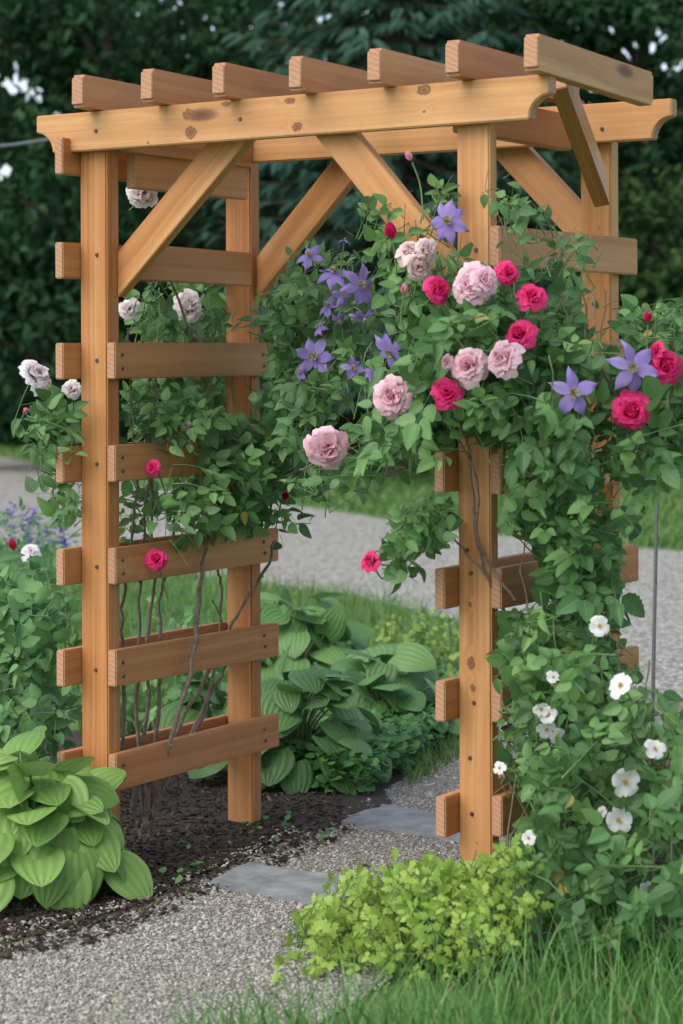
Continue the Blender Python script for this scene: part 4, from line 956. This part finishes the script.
# ---------------------------------------------------------------- trees beyond the lawn
HOLES = [(14, 79, 15, 8), (642, 47, 19, 11), (622, 63, 14, 8), (606, 20, 10, 7), (676, 58, 10, 9), (662, 30, 9, 7), (580, 91, 11, 7), (552, 44, 9, 7), (2, 170, 6, 6)]
def in_hole(p, m=1.25):
    x, y = proj(p)
    for hx, hy, rx, ry in HOLES:
        dd = ((x-hx)/rx/m)**2+((y-hy)/ry/m)**2
        if dd < 1 and R.random() < .965-.25*dd*dd: return True
    return False
def tree(label, px, dist, blobs, n, m, size, group='trees beyond the lawn', T=T_SIMPLE, name='tree'):
    """trunk, limbs and a crown of leaf clumps filling the given crown masses"""
    base = at_d(px, 346, dist); base[2] = 0.
    t = thing(name, label, 'tree', base, group)
    lv = Leaves(T); br = Bag(); k = dist/F
    top = max(at_d(bx, by, dist)[2] for bx, by, *_ in blobs)
    tube(br, spline([base-[0, 0, .1], base+[.05, 0, top*.4], base+[0, .1, top*.8], base+[.1, 0, top]], 14), np.linspace(.22, .05, 14), 9)
    tot = sum(bx[2]*bx[3] for bx in blobs)
    for bx, by, rx, ry in blobs:
        c = at_d(bx, by, dist); rx_, rz_ = rx*k, ry*k; ry_ = max(.8, min(rx_, rz_)*.9)
        j = base+np.array([0, 0, max(.4, min(top*.9, c[2]-rz_*.7))]); tube(br, spline([j, (j+c)/2+[0, 0, .15], c], 9), np.linspace(.07, .02, 9), 6)
        nc = max(6, int(n*rx*ry/tot/16))
        for _ in range(nc):
            d = unit(rnd(3)); rr = R.uniform(.45, 1.05)
            cc = c+(AR*d[0]*rx_+AF*d[1]*ry_)*rr+np.array([0, 0, d[2]*rz_*rr])
            if cc[2] < .1: cc[2] = R.uniform(.1, .5)
            ct = R.uniform(.0, 1.)
            for _ in range(16):
                p = cc+rnd(3, .20)*np.array([1, 1, .6])
                if p[2] < .03 or in_hole(p): continue
                o = unit(p-c); lv.put(p, unit(o*.5+rnd(3, .6)+[0, 0, -.35]), unit(o*.6+[0, 0, .8]+rnd(3, .5)), size*R.uniform(.6, 1.3), ct*.7+R.uniform(0, .3))
    br.build('trunk', M['bark'], t)
    b = Bag(); lv.into(b); b.build('crown', m, t)
def conifer(label, px, dist, height, width, z0, m, nl=34):
    base = at_d(px, 346, dist); base[2] = 0
    t = thing('conifer', label, 'tree', base, 'trees beyond the lawn')
    br = Bag(); lv = Leaves(T_SPRAY)
    tube(br, [base-[0, 0, .1], base+[0, 0, height*.5], base+[0, 0, height]], [.2, .13, .03], 8)
    for i in range(nl):
        u = i/nl; z = z0+(height-z0)*u; ln = width*(1-u)**.8+.25
        for kk in range(8):
            az = kk*.785+i*.9+R.normal(0, .2); rd = np.array([math.cos(az), math.sin(az), 0]); l2 = ln*R.uniform(.75, 1.1)
            pts = [base+[0, 0, z]+rd*l2*s+np.array([0, 0, -.16*l2*math.sin(s*2.4)]) for s in np.linspace(0, 1, 8)]
            tube(br, pts, np.linspace(.025, .005, 8), 4)
            ctn = R.uniform(.1, .9); sdv = np.cross(rd, [0, 0, 1.])
            for s in range(int(l2*24)):
                q = R.uniform(.15, 1.02); p = base+[0, 0, z]+rd*l2*q+np.array([0, 0, -.16*l2*math.sin(q*2.4)]); sg = R.choice([-1, 1])
                p = p+sdv*sg*R.uniform(0, .22)*(1.1-q*.5)
                if in_hole(p): continue
                lv.put(p, unit(rd*.8+sdv*sg*R.uniform(.1, 1)+[0, 0, -.35]), unit(np.array([0, 0, 1.])+rnd(3, .3)), R.uniform(.16, .30), ctn+R.normal(0, .1))
    br.build('trunk', M['bark'], t); b = Bag(); lv.into(b); b.build('crown', m, t)
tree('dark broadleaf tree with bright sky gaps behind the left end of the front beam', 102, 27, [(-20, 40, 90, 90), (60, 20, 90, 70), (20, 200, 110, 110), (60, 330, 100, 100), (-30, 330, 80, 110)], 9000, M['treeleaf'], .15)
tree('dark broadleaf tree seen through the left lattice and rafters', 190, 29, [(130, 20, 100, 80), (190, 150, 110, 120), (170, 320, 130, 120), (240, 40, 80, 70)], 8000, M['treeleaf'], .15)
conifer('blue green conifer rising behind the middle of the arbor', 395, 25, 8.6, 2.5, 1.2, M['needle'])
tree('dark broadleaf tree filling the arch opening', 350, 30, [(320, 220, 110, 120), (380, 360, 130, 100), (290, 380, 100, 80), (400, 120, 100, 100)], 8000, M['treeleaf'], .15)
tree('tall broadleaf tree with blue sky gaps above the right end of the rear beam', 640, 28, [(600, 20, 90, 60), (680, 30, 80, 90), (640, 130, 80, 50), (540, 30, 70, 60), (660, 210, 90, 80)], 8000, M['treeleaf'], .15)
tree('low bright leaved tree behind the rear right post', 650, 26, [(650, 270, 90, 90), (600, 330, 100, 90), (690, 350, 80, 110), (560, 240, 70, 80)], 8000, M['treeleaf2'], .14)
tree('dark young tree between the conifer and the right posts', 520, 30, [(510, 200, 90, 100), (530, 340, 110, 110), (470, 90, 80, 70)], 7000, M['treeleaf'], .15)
# far wood behind them: one dark mass, low enough to leave the sky gaps open
lv = Leaves(T_SIMPLE)
for _ in range(32000):
    x = R.uniform(-300, 1000); y = R.uniform(190, 440) if R.random() < .5 else R.uniform(-30, 440)
    p = at_d(x, y, R.uniform(33, 39))
    if p[2] < .05 or (y < 200 and in_hole(p, 1.7)): continue
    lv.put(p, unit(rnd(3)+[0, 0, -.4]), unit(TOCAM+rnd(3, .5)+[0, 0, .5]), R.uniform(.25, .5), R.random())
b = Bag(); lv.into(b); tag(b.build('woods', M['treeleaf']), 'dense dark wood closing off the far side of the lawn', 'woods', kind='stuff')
